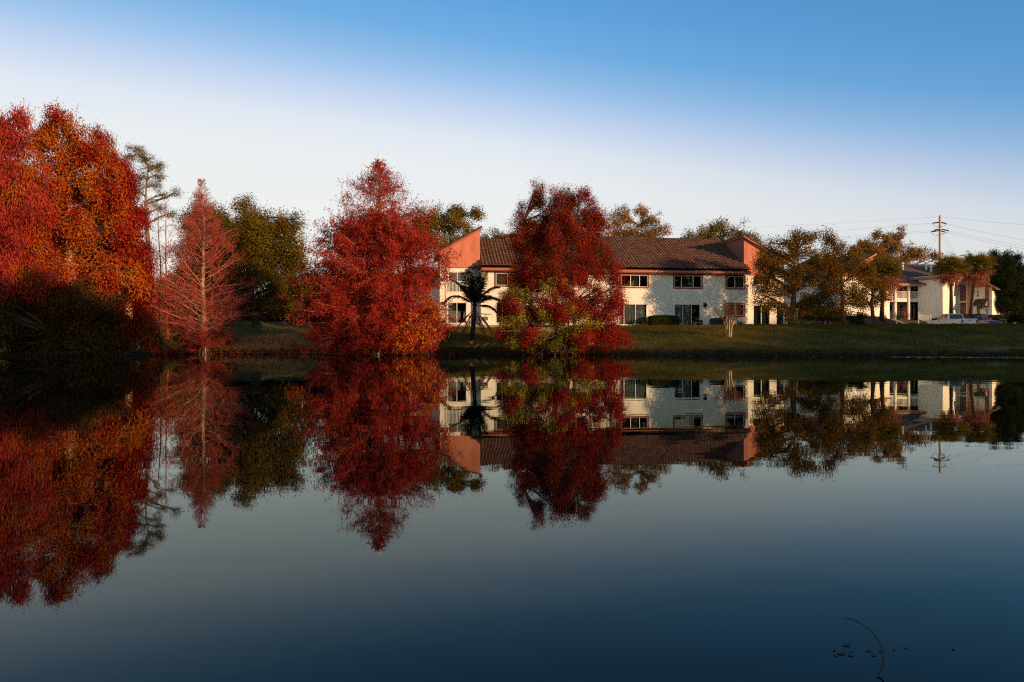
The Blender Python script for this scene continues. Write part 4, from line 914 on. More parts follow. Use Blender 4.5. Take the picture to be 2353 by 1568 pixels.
zg5 = [B2.at(u, v, Y5 - .4)[1] for u, v in ((2234, 625), (2291, 666))]; xg5 = [x5 - .5, B2.at(2291, 666, Y5 - .4)[0]]
zA = zg5[1] + (zg5[0] - zg5[1]) * 1.0
mb = MB(); mb.prism_y([(x5, zt5 + .003), (x6, zt5 + .003), (x6, zg5[1] + (zg5[0] - zg5[1]) * (xg5[1] - x6) / (xg5[1] - xg5[0]) - .08), (x5, zA - .2)], Y5, 14); mb.build('gable', SALMON, inn)
mb = MB(); mb.prism_y([(xg5[0], zg5[0]), (xg5[1], zg5[1]), (xg5[1], zg5[1] + .16), (xg5[0], zg5[0] + .16)], Y5 - .45, 14.4); mb.build('roof', SHINGLE, inn)
mb = MB(); mb.prism_y([(xg5[0], zg5[0] - .05), (xg5[1], zg5[1] - .05), (xg5[1], zg5[1] + .14), (xg5[0], zg5[0] + .14)], Y5 - .52, Y5 - .455); mb.build('fascia', TRIM, inn)
lt = r5(2263.7, 2272.5, 664, 707); mb = MB(); mb.box(lt[0], lt[1], Y5 - .05, Y5 - .003, lt[2], zt5 - .02)
pn = mb.build('lattice_panel', TRIM, inn); mb = MB(); zz = lt[2] + .05
while zz < zt5 - .7:
    mb.add([(lt[0], Y5 - .075, zz + .55), (lt[1], Y5 - .075, zz), (lt[1], Y5 - .075, zz + .07), (lt[0], Y5 - .075, zz + .62), (lt[0], Y5 - .051, zz + .55), (lt[1], Y5 - .051, zz), (lt[1], Y5 - .051, zz + .07), (lt[0], Y5 - .051, zz + .62)], [(0, 1, 2, 3), (0, 4, 5, 1), (3, 2, 6, 7), (1, 5, 6, 2), (0, 3, 7, 4)]); zz += .2
mb.build('slats', MAROON, pn)
aw = r5(2240.5, 2266, 687.5, 702); za, zb_ = aw[3], aw[2]
mb = MB(); mb.prism_x([(Y5 - .02, za), (Y5 - .02, za - .12), (Y5 - 1.3, zb_ - .04), (Y5 - 1.3, zb_ + .06)], aw[0] + .1, aw[1] + .25); a_ = mb.build('awning', plain('green_metal', (.05, .075, .06), .5), inn)
mb = MB()
for xx in np.arange(aw[0] + .1, aw[1] + .26, .28): mb.prism_x([(Y5 - .02, za + .045), (Y5 - .02, za + .003), (Y5 - 1.31, zb_ + .063), (Y5 - 1.31, zb_ + .105)], xx - .02, xx + .02)
mb.build('ribs', a_.data.materials[0], a_)
mb = MB(); mb.prism_x([(Y5 - .003, za - .14), (Y5 - .003, zb_ - .08), (Y5 - 1.25, zb_ - .08)], aw[0] + .12, aw[0] + .2); mb.prism_x([(Y5 - .003, za - .14), (Y5 - .003, zb_ - .08), (Y5 - 1.25, zb_ - .08)], aw[1] + .1, aw[1] + .18); mb.build('bracket', TRIM, a_)
lx5, lz5 = B2.at(2256.3, 705.5, Y5); lamp(inn, lx5, Y5 - .001, lz5, 1.8)

# ---------------------------------------------------------------- the house half hidden behind the lawn trees
B4 = Frame((41.6, 86.0, 4.0), R(-50))
mid = thing('apartment_house', 'white house half hidden behind the lawn trees with a small shed roof', 'house', B4.o, B4.a)
py_, pz_ = B4.at_x(2012, 583, .35); EZ = 5.2
mb = MB(); mb.box(-9, 0, 0, .2, -1.5, EZ); mb.box(-.2, 0, .201, 14.5, -1.5, EZ); mb.build('wall', WHITE, mid)
mb = MB(); mb.prism_x([(.3, EZ + .003), (py_, EZ + .003), (py_, pz_ - .2), (.3, EZ + .25)], -9, -.003); mb.build('gable', SALMON, mid)
mb = MB(); sl4 = (pz_ - EZ - .3) / (py_ + .8); mb.prism_x([(-.8, EZ + .3 - .0), (-.8, EZ + .16), (py_ + .2, pz_ - .12), (py_ + .2, pz_ + .03)], -9.3, .34); mb.build('roof', SHINGLE, mid)
mb = MB(); mb.prism_x([(-.82, EZ + .12), (py_ + .2, pz_ - .16), (py_ + .2, pz_ + .05), (-.82, EZ + .33)], .345, .42); mb.build('fascia', TRIM, mid)
for yy in (2.6, 8.5): MB().box(.003, .05, yy, yy + 1.5, 3.4, 4.6).build('window', GREYBLIND, mid)
mb = MB(); mb.prism_x([(9.2, 3.0), (12.5, 2.55), (12.5, 2.7), (9.2, 3.2)], .003, 1.2); mb.build('porch_roof', TRIM, mid)
mb = MB(); mb.box(-4.5, -2.6, -.04, -.003, .4, 2.4); mb.build('door', GREYBLIND, mid)
# ---------------------------------------------------------------- woods on the photographer's own bank (they throw the long evening shade over the water)
def near_woods():
    hx = np.array([22, 45, 55, 61, 68, 80, 95, 101, 108, 115, 121, 133, 150, 165, 181, 200, 230.]); hh = np.array([21, 20.4, 19.5, 17.9, 16.6, 15.9, 15.8, 15.7, 16.2, 17.8, 19.6, 21.7, 24.2, 26.2, 27.3, 27.5, 27.5])
    pos, parts = [], []
    for x in np.arange(22, 230, 1.5):
        h = np.interp(x, hx, hh) + .45 * math.sin(x * 1.1) + rng.normal() * .3
        k = int(h * 1.6); e = rng.random((k, 3)) * np.array([2.6, 5.0, 1]) + np.array([x - 1.3, -16.5, 0]); e[:, 2] = .3 + (h - .9) * rng.random(k) ** .8
        pos.append(np.repeat(e, 14, 0) + rng.normal(size=(k * 14, 3)) * .55)
        if rng.random() < .3: parts.append(tubes(np.array([[[x, -14, 0], [x + .2, -14, h * .5], [x, -14.2, h * .85]]]), np.array([[.28, .2, .06]]), 6))
    pos = np.concatenate(pos); V, F = leaf_arrays(pos, rng.normal(size=pos.shape), .95, .7)
    tag(np_mesh('near_bank_woods', [(V, F)] + parts, DKGREEN), 'tall dark woods on the near bank behind the viewpoint', 'woods', kind='stuff')
near_woods()

# ---------------------------------------------------------------- ground cover
GRASS = leaf_mat('grass_blades', [(.035, .034, .009), (.075, .068, .012), (.13, .098, .018), (.20, .095, .042)], scale=.28, mixr=.35, trans=.35)
def scatter(n_, x0, x1, y0, y1, dmin=1.6):
    x = x0 + (x1 - x0) * rng.random(n_); y = y0 + (y1 - y0) * rng.random(n_); d = y - np.interp(x, SX, SY)
    fl = 66.0 + .14 * (x + 3) - np.where(x < 0, -.6, .5)
    ok = (d > dmin) & ~((x > -7.5) & (x < 29) & (y > fl)); x, y = x[ok], y[ok]
    return np.column_stack([x, y, gz(x, y)])
P = scatter(260000, -6, 62, 47, 70)
q = norm(rng.normal(size=P.shape) * .45 + np.array([0, 0, 1])); Ls = .07 + .10 * rng.random(len(P)); P[:, 2] += Ls * .4
g1_ = leaf_arrays(P, q, Ls, .028)
P = scatter(40000, -30, -6, 52, 74, 1.2); q = norm(rng.normal(size=P.shape) * .45 + np.array([0, 0, 1])); Ls = .06 + .10 * rng.random(len(P)); P[:, 2] += Ls * .4
tag(np_mesh('grass', [g1_, leaf_arrays(P, q, Ls, .022)], GRASS), 'short mown grass on the bank', 'grass', kind='stuff')
DRY = leaf_mat('dry_grass_blades', [(.24, .09, .045), (.45, .21, .09), (.58, .32, .13), (.42, .14, .08)], scale=.6, trans=.35)
def tuftfield(n_, spots):
    out_ = []
    for u, Y, ru, dy, hgt, m_ in spots:
        x = px(u - CX, Y) + px(ru, Y) * rng.normal(size=m_) * .55; y = Y + dy * rng.normal(size=m_) * .6; d = y - np.interp(x, SX, SY); ok = d > .4; x, y = x[ok], y[ok]
        k = len(x); Ls = hgt * (.5 + .8 * rng.random(k)); A = norm(rng.normal(size=(k, 3)) * .28 + np.array([0, 0, 1])); C = np.column_stack([x, y, gz(x, y) + Ls * .45]); out_.append(leaf_arrays(C, A, Ls, .03))
    return out_
def edge_tufts(n_, x0, x1, hgt):
    x = x0 + (x1 - x0) * rng.random(n_); x = np.repeat(x, 9) + rng.normal(size=n_ * 9) * .10; d = np.repeat(.15 + 1.1 * rng.random(n_) ** 2, 9) + rng.normal(size=n_ * 9) * .06; y = np.interp(x, SX, SY) + d
    Ls = hgt * np.repeat(.4 + rng.random(n_), 9) * (.7 + .5 * rng.random(n_ * 9)); A = norm(rng.normal(size=(len(x), 3)) * .35 + np.array([0, -.12, 1])); C = np.column_stack([x, y, np.maximum(gz(x, y), 0) + Ls * .42]); return leaf_arrays(C, A, Ls, .035)
tag(np_mesh('shore_grass', [edge_tufts(900, -6, 48, .34), edge_tufts(260, -32, -8, .3)], leaf_mat('shore_grass_blades', [(.03, .028, .010), (.07, .055, .015), (.12, .085, .03)], scale=.8)), 'ragged tufts of grass along the muddy water edge', 'grass', kind='stuff')
tag(np_mesh('dry_grass', tuftfield(0, [(530, 56.5, 60, .8, .55, 7000), (490, 57, 60, 1.0, .6, 4000), (600, 58, 55, 1.2, .75, 6500), (640, 58.5, 30, 1.0, .8, 3500), (410, 56, 40, 1.2, .6, 2600), (560, 55.8, 40, .5, .45, 5000), (600, 55.9, 45, .4, .4, 4000), (520, 55.4, 40, .3, .35, 3000)]), DRY), 'tall dry tan grass along the bank by the bare cypress', 'grass', kind='stuff')
LITTER = leaf_mat('fallen_leaves', [(.20, .016, .012), (.40, .030, .02), (.52, .08, .04), (.58, .18, .09)], scale=1.2, mixr=.7, trans=.1)
def flat_leaves(n_, u0, u1, y0, y1, L, dlo, dhi):
    u = u0 + (u1 - u0) * rng.random(n_); y = y0 + (y1 - y0) * rng.random(n_); x = (u - CX) / FOC * y; d = y - np.interp(x, SX, SY); ok = (d > dlo) & (d < dhi); x, y = x[ok], y[ok]
    C = np.column_stack([x, y, np.maximum(gz(x, y), 0) + .03 + .02 * rng.random(len(x))]); A = rng.normal(size=C.shape) * np.array([1, 1, .35]); return leaf_arrays(C, A, L * (.5 + rng.random(len(x))), L * .5)
tag(np_mesh('leaf_litter', [flat_leaves(30000, 300, 800, 50, 58, .16, .05, 2.2), flat_leaves(5000, 780, 1060, 50, 58, .14, .05, 1.6), flat_leaves(900, 600, 800, 54, 58.5, .26, .3, 3.0), flat_leaves(160, 1400, 2300, 46, 62, .13, .6, 14), flat_leaves(500, 1040, 1460, 50, 62, .14, .2, 6)], LITTER), 'red fallen needles and leaves covering the bank', 'leaf litter', kind='stuff')
PALE = leaf_mat('pale_debris', [(.05, .045, .035), (.14, .13, .11), (.26, .25, .21)], scale=2, mixr=.8, trans=.05)
def debris(n_, u0, u1, dd, L):
    u = u0 + (u1 - u0) * rng.random(n_) ** .8; Y = 45.5; x = (u - CX) / FOC * Y; y = np.interp(x, SX, SY) - dd[0] - (dd[1] - dd[0]) * rng.random(n_) - .3 * np.sin(x * 1.7)
    C = np.column_stack([x, y, np.full(n_, .012)]); A = rng.normal(size=C.shape) * np.array([1, .35, .02]); return leaf_arrays(C, A, L * (.4 + 1.1 * rng.random(n_)), L * .28)
tag(np_mesh('floating_debris', [debris(1300, 2030, 2480, (.5, 2.3), .20), debris(50, 1500, 2100, (.3, 2.6), .12), debris(40, 1100, 1500, (.4, 3.0), .10)], PALE), 'pale floating bits along the water edge', 'debris', kind='stuff')

# ---------------------------------------------------------------- in the water close by
FL = leaf_mat('sodden_leaves', [(.05, .035, .028), (.10, .06, .045), (.18, .10, .07)], scale=8, trans=.05)
for i, (uu, vv, s_, r_) in enumerate([(1946, 1484, .05, .3), (1917, 1495, .028, 1.2), (1934, 1503, .045, .1), (1918, 1507, .022, 2.), (1955, 1498, .022, .5), (1955, 1508, .03, 2.6), (1996, 1497, .03, .2), (2008, 1506, .042, .9), (2026, 1497, .03, 2.8), (2053, 1495, .02, .3), (2080, 1490, .022, 1.7), (2191, 1493, .024, .8)]):
    Y = CAMH * FOC / (vv - CY); p = at(uu, vv, Y); mb = MB(); k = 9
    s_ *= .36; top_ = [(s_ * math.cos(a) * (.75 + .35 * random.random()), s_ * .55 * math.sin(a) * (.7 + .4 * random.random()), .0005 + .0012 * random.random()) for a in np.arange(k) * 2 * math.pi / k]
    mb.v = [(0, 0, .0008)] + top_; mb.f = [(0, 1 + j, 1 + (j + 1) % k) for j in range(k)]
    o = mb.build('floating_leaf', FL); o.location = (p.x, p.y, .0006); o.rotation_euler = (0, 0, r_)
    tag(o, 'small dark sodden leaf floating on the near water around the bent reed', 'leaf', 'floating leaves by the bent reed')
cur = [(2004, 1584, 2.12), (2012, 1560, 2.13), (2024, 1540, 2.15), (2029, 1528, 2.16), (2028.5, 1508, 2.18), (2025, 1486, 2.2), (2016, 1468, 2.22), (2002, 1451, 2.24), (1984, 1436, 2.26), (1962, 1425, 2.28), (1938, 1419, 2.3)]
mb = MB(); mb.tube([at(u_, v_, y_) for u_, v_, y_ in cur], [.0036, .0035, .0034, .0032, .003, .0028, .0026, .0025, .0025, .0024, .0016], 7)
tag(mb.build('bent_reed', plain('wet_stem', (.03, .03, .032), .6, .3), smooth=True), 'bent dark reed stem arching out of the near water', 'reed')

# ---------------------------------------------------------------- palms
def frond(base, az, el, L, droop, n_=84, ll=.78, w=.045):
    """feather frond: curved midrib with two rows of leaflets"""
    k = 12; pts = [np.array(base, float)]; d = np.array([math.cos(az) * math.cos(el), math.sin(az) * math.cos(el), math.sin(el)])
    for i in range(k): pts.append(pts[-1] + d * L / k); d = d + np.array([0, 0, -droop / k]) * (.4 + 1.3 * i / k); d /= np.linalg.norm(d)
    P = np.array(pts); parts = [tubes(P[None], np.linspace(.035, .008, k + 1)[None], 5)]
    t = np.linspace(.16, .99, n_) * k; i = np.minimum(t.astype(int), k - 1); f = (t - i)[:, None]; Q = P[i] * (1 - f) + P[i + 1] * f; T = norm(P[i + 1] - P[i])
    side = norm(np.cross(T, np.array([[0, 0, 1.]])) + 1e-6); sc_ = np.sin(np.pi * (.12 + .82 * t / k)) ** .6
    for s_ in (-1, 1):
        A = norm(T * .75 + side * s_ * .8 + np.array([0, 0, -.28]) + rng.normal(size=T.shape) * .08); Ls = ll * sc_ * (.85 + .3 * rng.random(n_))
        parts.append(leaf_arrays(Q + A * Ls[:, None] * .5, A, Ls, w)); A2 = norm(A + np.array([0, 0, -.5])); parts.append(leaf_arrays(Q + A * Ls[:, None] * .8 + A2 * Ls[:, None] * .12, A2, Ls * .5, w * .8))
    return parts
cb = G(1086, 58.5, -.1); coco = thing('coconut_palm', 'dark young coconut palm in shade before the orange gable', 'palm', cb)
ct = np.array(at(1091, 712, 58.5) - cb)
mb = MB(); mb.tube([(0, 0, 0), (.02, 0, ct[2] * .3), (ct[0] * .6, 0, ct[2] * .7), tuple(ct + np.array([0, 0, .35]))], [.26, .2, .19, .15], 9); mb.build('trunk', BARK_PALM, coco, smooth=True)
fr_ = [(100, 82, 3.9, .5), (80, 78, 4.1, .4), (150, 80, 3.6, .6), (20, 76, 3.6, .8), (230, 72, 3.5, .8), (300, 70, 3.5, 1.0), (180, 66, 3.3, 1.2), (0, 62, 3.1, 1.5), (10, 48, 2.8, 1.9), (178, 50, 3.5, 2.4), (265, 58, 2.8, 1.6), (60, 50, 3.0, 1.6), (352, 22, 2.2, 1.7), (120, 62, 3.2, 1.3), (285, 74, 3.0, .9)]
for a, e, L_, d_ in fr_:
    np_mesh('frond', frond(ct + np.array([0, 0, .2]), R(a), R(e), L_ * .92, d_), PALM_DARK, coco)
for a, e, L_, d_ in [(185, -35, 2.6, 1.0), (350, -45, 2.5, .6), (220, -55, 2.3, .3), (320, -60, 2.3, .3)]:
    tag(np_mesh('frond', frond(ct, R(a), R(e), L_, d_, 30, .55, .07), PALM_DEAD, coco), 'dead brown hanging frond')

def fan(base, d, L_, n_=13):
    """fan leaf on a stalk"""
    d = d / np.linalg.norm(d); b = np.array(base); hub = b + d * L_ * .55; s_ = norm(np.cross(d, np.array([0, 0, 1.])) + rng.normal(size=3) * .1)
    a = np.linspace(-1.25, 1.25, n_); A = np.cos(a)[:, None] * d + np.sin(a)[:, None] * s_ + np.array([0, 0, -.12]) * np.abs(a)[:, None]
    Ls = L_ * .62 * (.8 + .25 * np.cos(a)); C = hub + norm(A) * Ls[:, None] * .5
    A2 = norm(A + np.array([0, 0, -.8])); E = hub + norm(A) * Ls[:, None]
    return [tubes(np.stack([b, hub])[None], np.array([[.022, .014]]), 4), leaf_arrays(C, A, Ls, .13), leaf_arrays(E + A2 * Ls[:, None] * .12, A2, Ls * .35, .06)]
def sabal(label, u0, Y, v0, u1, v1, R_, dead=60, group='cabbage palms', sk=1.0):
    b = G(u0, Y, -.1); root = thing('fan_palm', label, 'palm', b, 0, group); t = np.array(at(u1, v1, Y) - b)
    mb = MB(); mb.tube([(0, 0, 0), (t[0] * .25, 0, t[2] * .35), (t[0] * .65, 0, t[2] * .75), tuple(t)], [.30, .21, .19, .21], 10); mb.build('trunk', BARK_PALM, root, smooth=True)
    parts = []
    for i in range(90):
        z = -.30 + 1.28 * (i + .5) / 90; az = i * 2.4 + rng.normal() * .25; h_ = math.sqrt(max(0, 1 - z * z)); d = np.array([math.cos(az) * h_ * .85, math.sin(az) * h_ * .85, z * 1.15 + .12]); parts += fan(t + np.array([0, 0, .1]), d, R_ * (.85 + .35 * rng.random()))
    np_mesh('crown', parts, PALM_GREEN, root)
    parts = []
    for i in range(dead):
        az = rng.random() * 6.283; d = np.array([math.cos(az), math.sin(az), -.15 - 2.4 * rng.random()]); parts += fan(t + np.array([0, 0, .05]), d, R_ * sk * (.75 + .35 * rng.random()), 9)
    np_mesh('dead_frond_skirt', parts, PALM_DEAD, root)
    return root
sabal('slim upright fan palm beside the vent pipes, its round crown nearer the transmission pole', 2187, 94, 726, 2184, 622, 1.75)
sabal('leaning fan palm with a heavy pink skirt of dead fronds beside the porch', 2229, 95, 722, 2243, 618, 1.8, 90)
sabal('fan palm with a dark hanging skirt half hidden by the smallest lawn tree', 2026, 78, 735, 2031, 630, 1.6, 60, sk=1.3)
bb = G(2347, 84, 0); low = thing('low_palm', 'low dark bushy palm by the parked brown car', 'palm', bb); parts = []
for i in range(46):
    az = rng.random() * 6.283; parts += fan((0, 0, 1.2), np.array([math.cos(az), math.sin(az), -.3 + 1.3 * rng.random()]), 1.6)
np_mesh('crown', parts, PALM_DARK, low); MB().tube([(0, 0, -.1), (0, 0, .7), (0, 0, 1.3)], [.2, .16, .14], 8).build('trunk', BARK_PALM, low)

# ---------------------------------------------------------------- hedges and shrubs
def hedge(label, pts, h, w, lm=HEDGE, name='hedge', group=None, dens=900, round_=.25, L=.10, lift=0.0):
    """clipped hedge along the ground line PTS; height h, width w: a shell of leaves over stems"""
    a, b = np.array(pts[0]), np.array(pts[1]); mid = (a + b) / 2; ln = np.linalg.norm(b - a); ang = math.atan2(b[1] - a[1], b[0] - a[0])
    root = thing(name, label, 'hedge' if name == 'hedge' else 'shrub', (mid[0], mid[1], float(gz(mid[0], mid[1])) + lift), ang, group)
    n_ = int(dens * (ln * h * 2 + ln * w + w * h * 2)); q = rng.random((n_, 3)); f = rng.integers(0, 6, n_); e = q.copy()
    e[f == 0, 1] = 0; e[f == 1, 1] = 1; e[f == 2, 0] = 0; e[f == 3, 0] = 1; e[f >= 4, 2] = 1
    c = e - np.array([.5, .5, 0]); rr = 1 - round_ * (np.abs(c[:, 0] * 2) ** 4 * .3 + np.abs(c[:, 1] * 2) ** 3 * .3) * (e[:, 2] > .6)
    pos = np.column_stack([c[:, 0] * ln, c[:, 1] * w, e[:, 2] * h * rr]) + rng.normal(size=(n_, 3)) * .035
    np_mesh('foliage', [leaf_arrays(pos, rng.normal(size=pos.shape), L * (.6 + .8 * rng.random(n_)), L * .6)], lm, root)
    st = np.column_stack([(rng.random(14) - .5) * ln * .9, (rng.random(14) - .5) * w * .6, np.zeros(14)]); en = st + np.column_stack([rng.normal(size=14) * .1, rng.normal(size=14) * .1, np.full(14, h * .85)])
    core = MB().box(-ln * .46, ln * .46, -w * .42, w * .42, h * .12, h * .86)
    np_mesh('stems', [tubes(bez(st, (st + en) / 2, en, 4), np.full((14, 4), .02), 4), (np.array(core.v), np.array(core.f))], BARK_DARK, root)
    return root
def hb(u, y): x = HB.at(u, 745, y)[0]; p = HB.w(x, y, 0); return (p.x, p.y)
hedge('square clipped dark hedge against the white wall between the two curtained doors', [hb(1494, -.75), hb(1556, -.75)], .98, .9, dens=1100)
hedge('rounded dark hedge beside the air conditioner under the small ground floor window', [hb(1652, -.9), hb(1671, -.9)], .85, .8, dens=1100, round_=.6)
hedge('dark flat topped hedge overhanging two traffic cones behind the lawn trees', [tuple(G(1846, 73)[:2]), tuple(G(1932, 76)[:2])], 1.5, 1.3, round_=.5, lift=.3)
hedge('low dark hedge under the blank white side wall', [tuple(G(2138, 91.5)[:2]), tuple(G(2166, 91)[:2])], .75, .8)
hedge('low green hedge at the foot of the two fan palms', [tuple(G(2168, 92.6)[:2]), tuple(G(2226, 94)[:2])], .95, .9)
hedge('low green hedge beyond the black parked car', [tuple(G(2262, 93.5)[:2]), tuple(G(2300, 93.5)[:2])], .9, .9)
def bush(label, u, Y, lobes, lm, L=.12, cr=.28, k=34, cover=2.4, name='shrub', **kw):
    return lobe_tree(name, label, 'shrub', u, Y, lobes, lm, BARK_DARK, None, cr=cr, k=k, L=L, Wd=L * .5, tr=.05, trunks=3, fork=.3, cover=cover, twig=.008, **kw)
bush('dark shrub around the foot of the middle lawn tree', 1968, 63.5, [(1965, 742, 14, 12), (1982, 748, 14, 10), (1972, 755, 18, 8)], DKGREEN, L=.16)
bush('dark rounded shrub behind the middle and smallest lawn trees', 1968, 70, [(1965, 722, 20, 14), (1985, 725, 12, 10), (1955, 733, 14, 10)], DKGREEN, L=.16)
bush('small pinkish shrub beside the traffic cones', 1884, 69, [(1881, 747, 5, 6), (1888, 749, 5, 4)], leaf_mat('pink_leaves', [(.22, .07, .05), (.36, .13, .10)]), L=.09, cr=.14, k=30)
bush('flowering dark bush under the balconies between the columns', 2073, 93.2, [(2068, 726, 9, 7), (2078, 724, 8, 8), (2066, 731, 8, 4)], HEDGE, L=.14)
bush('thin red leaved bush at the base of the largest lawn tree', 1830, 61.5, [(1822, 735, 10, 9), (1838, 725, 12, 12), (1845, 738, 8, 7)], BRONZE, L=.12, cr=.24, k=26, cover=1.6)
def spiky(label, u, Y, n_, L_, h=.1):
    b = G(u, Y); root = thing('yucca', label, 'plant', b); parts = []; A = norm(rng.normal(size=(n_, 3)) * np.array([1, 1, .5]) + np.array([0, 0, .75])); st = np.zeros((n_, 3)) + np.array([0, 0, h])
    np_mesh('leaves', [leaf_arrays(st + A * L_ * .5, A, L_ * (.7 + .5 * rng.random(n_)), .06)], HEDGE, root); MB().tube([(0, 0, -.05), (0, 0, h)], [.07, .06], 7).build('stem', BARK_DARK, root)
p_ = hb(1481, -.9); spiky('spiky dark yucca at the end of the square hedge', CX + p_[0] / p_[1] * FOC, p_[1], 60, .75, .25)
p_ = hb(1700, -.8); spiky('spiky agave under the ground floor window by the house corner', CX + p_[0] / p_[1] * FOC, p_[1], 46, .6)

# crepe myrtle: knobby pruned trunks with thin whippy shoots
mbs = G(1675, 54.6, -.05); myr = thing('crepe_myrtle', 'bare crepe myrtle with knobby sunlit trunks on the lawn before the house', 'tree', mbs)
kz = np.array(at(1675, 735, 54.6) - mbs)[2]; nT = 7; a = np.arange(nT) * 2 * np.pi / nT
A = np.column_stack([np.cos(a) * .14, np.sin(a) * .14, 0 * a]); B = np.column_stack([np.cos(a) * .2, np.sin(a) * .2, 0 * a + kz * .6]); C = np.column_stack([np.cos(a) * .42, np.sin(a) * .36, kz * (.92 + .16 * rng.random(nT))])
T0 = bez(A, B, C, 7) + rng.normal(size=(nT, 7, 3)) * .015; Rt = np.ones((nT, 1)) * np.array([.075, .06, .055, .05, .05, .06, .085])
np_mesh('trunk', [tubes(T0, Rt, 7)], surf('myrtle_bark', [(.30, .17, .07), (.46, .30, .13)], scale=6, rough=.8), myr, smooth=True)
St = np.repeat(C, 7, 0); d = norm(St * np.array([1.3, 1.3, 0]) + rng.normal(size=St.shape) * .35 + np.array([0, 0, .95]))
P1, R1 = poly_from(St, d, .9 + .9 * rng.random(len(St)), .018, 6, .25, .06, .35)
P2, R2 = spawn(P1, R1, 4, .4, 1, .55, lambda i, t, s: .25 + .35 * rng.random(len(i)), 4, .1, .6, .1, .4)
np_mesh('shoots', [tubes(P1, R1, 5), tubes(P2, np.maximum(R2, .005), 3)], surf('shoot_bark', [(.10, .045, .03), (.19, .09, .06)], scale=4), myr)
lp, la = along(P2, 2, .6, 1); sel = rng.random(len(lp)) < .45; np_mesh('crown', [leaf_arrays(lp[sel] + rng.normal(size=(sel.sum(), 3)) * .04, rng.normal(size=(sel.sum(), 3)), .11, .06)], BRONZE, myr)
for lab, u, Y in (('thin leafless sapling on the mulch before the balcony columns', 2081, 88.0), ('thin leafless sapling on the mulch slope beyond the smallest lawn tree', 2001, 80.0)):
    b = G(u, Y); r_ = thing('sapling', lab, 'tree', b, 0, 'leafless saplings on the mulch'); P0 = np.array([[[0, 0, 0], [.02, 0, .5], [.0, 0, 1.0]]]); P1, R1 = spawn(P0, np.array([[.03, .025, .015]]), 12, .2, 1, .5, lambda i, t, s: .8 + .4 * rng.random(len(i)), 5, .3, .6, .06); P2, R2 = spawn(P1, R1, 4, .4, 1, .5, lambda i, t, s: .3 + 0 * t, 3, .1, .6, .1)
    np_mesh('trunk', [tubes(P0, np.array([[.03, .025, .015]]), 6)], BARK_DARK, r_); np_mesh('branches', [tubes(P1, R1, 4), tubes(P2, np.maximum(R2, .006), 3)], BARK_RED, r_)

# ---------------------------------------------------------------- small things by the houses
ac = HB.w(HB.at(1644, 740, -.95)[0], -.95, 0); acu = thing('air_conditioner', 'dark square air conditioner unit on the ground by the white wall', 'air conditioner', (ac.x, ac.y, 2.50), HB.a)
DG = plain('dark_grey_metal', (.035, .04, .045), .5)
mb = MB(); mb.box(-.42, .42, -.42, .42, .08, .80); body = mb.build('body', DG, acu, bevel=.03)
mb = MB()
for z in np.arange(.15, .75, .06): mb.box(-.44, .44, -.44, .44, z, z + .025)
mb.build('louvres', DG, acu); mb = MB(); mb.tube([(0, 0, .80), (0, 0, .86)], [.36, .30], 20); mb.build('fan_guard', BLACK, acu); MB().box(-.5, .5, -.5, .5, -.1, .08).build('pad', CONCRETE, acu)
po = HB.w(HB.at(1611, 744, -.35)[0], -.35, 0); pot = thing('flower_pot', 'terracotta pot of dark leaves by the dark sliding door', 'pot', (po.x, po.y, 2.58))
MB().tube([(0, 0, 0), (0, 0, .28), (0, 0, .28), (0, 0, .33)], [.13, .18, .2, .2], 14).build('pot', surf('terracotta', [(.14, .06, .035), (.22, .09, .05)]), pot)
q = norm(rng.normal(size=(60, 3)) + np.array([0, 0, .8])); np_mesh('plant', [leaf_arrays(q * .18 + np.array([0, 0, .36]), q, .22, .06)], HEDGE, pot)
ORG, WHT = plain('cone_red', (.38, .035, .02), .6), plain('cone_white', (.42, .42, .40), .6)
def cone(label, p, s_=1.0, group='traffic cones under the hedge'):
    r_ = thing('traffic_cone', label, 'traffic cone', p, 0, group)
    f = lambda z: (.15 - .12 * z / .72) * s_
    MB().box(-.19 * s_, .19 * s_, -.19 * s_, .19 * s_, 0, .04 * s_).build('base', ORG, r_); Z = [.04, .30, .42, .55, .64, .74]
    MB().tube([(0, 0, z * s_) for z in Z], [f(z) for z in Z], 14).build('cone', ORG, r_)
    for a_, b_ in ((.30, .42), (.50, .62)): MB().tube([(0, 0, a_ * s_), (0, 0, b_ * s_)], [f(a_) + .004, f(b_) + .004], 14, cap=False).build('stripe', WHT, r_)
cone('traffic cone under the flat topped hedge, next to the pinkish shrub', G(1896.5, 71), .85); cone('traffic cone under the flat topped hedge, farther from the pinkish shrub', G(1907.5, 71), .85)
cone('small traffic cone on the asphalt before the brown parked car', G(2338.5, 84), .8, None)
rl = B2.w(0, 0, 0)
pa, pb_ = at(2110.5, 737, 88.5), at(2138.5, 742.5, 87); rail = thing('ramp_railing', 'white slatted railing sloping down beside the driveway', 'railing', (pa.x, pa.y, pa.z))
dx = Vector((pb_.x - pa.x, pb_.y - pa.y, pb_.z - pa.z)); hh_ = px(19, 88)
rt_ = MB(); rt_.tube([(0, 0, hh_ * .93), (dx.x, dx.y, dx.z + hh_ * .93)], .045, 6); rt_.build('rail', METAL, rail); MB().tube([(0, 0, .12), (dx.x, dx.y, dx.z + .12)], .04, 6).build('rail', METAL, rail)
for t_ in (0, 1): MB().tube([(dx.x * t_, dx.y * t_, dx.z * t_ - .4), (dx.x * t_, dx.y * t_, dx.z * t_ + hh_ * 1.06)], .06, 8).build('post', METAL, rail)
mb = MB()
for i in range(1, 13):
    t_ = i / 13; mb.tube([(dx.x * t_, dx.y * t_, dx.z * t_ + .14), (dx.x * t_, dx.y * t_, dx.z * t_ + hh_ * .92)], .025, 5, cap=False)
mb.build('balusters', METAL, rail)
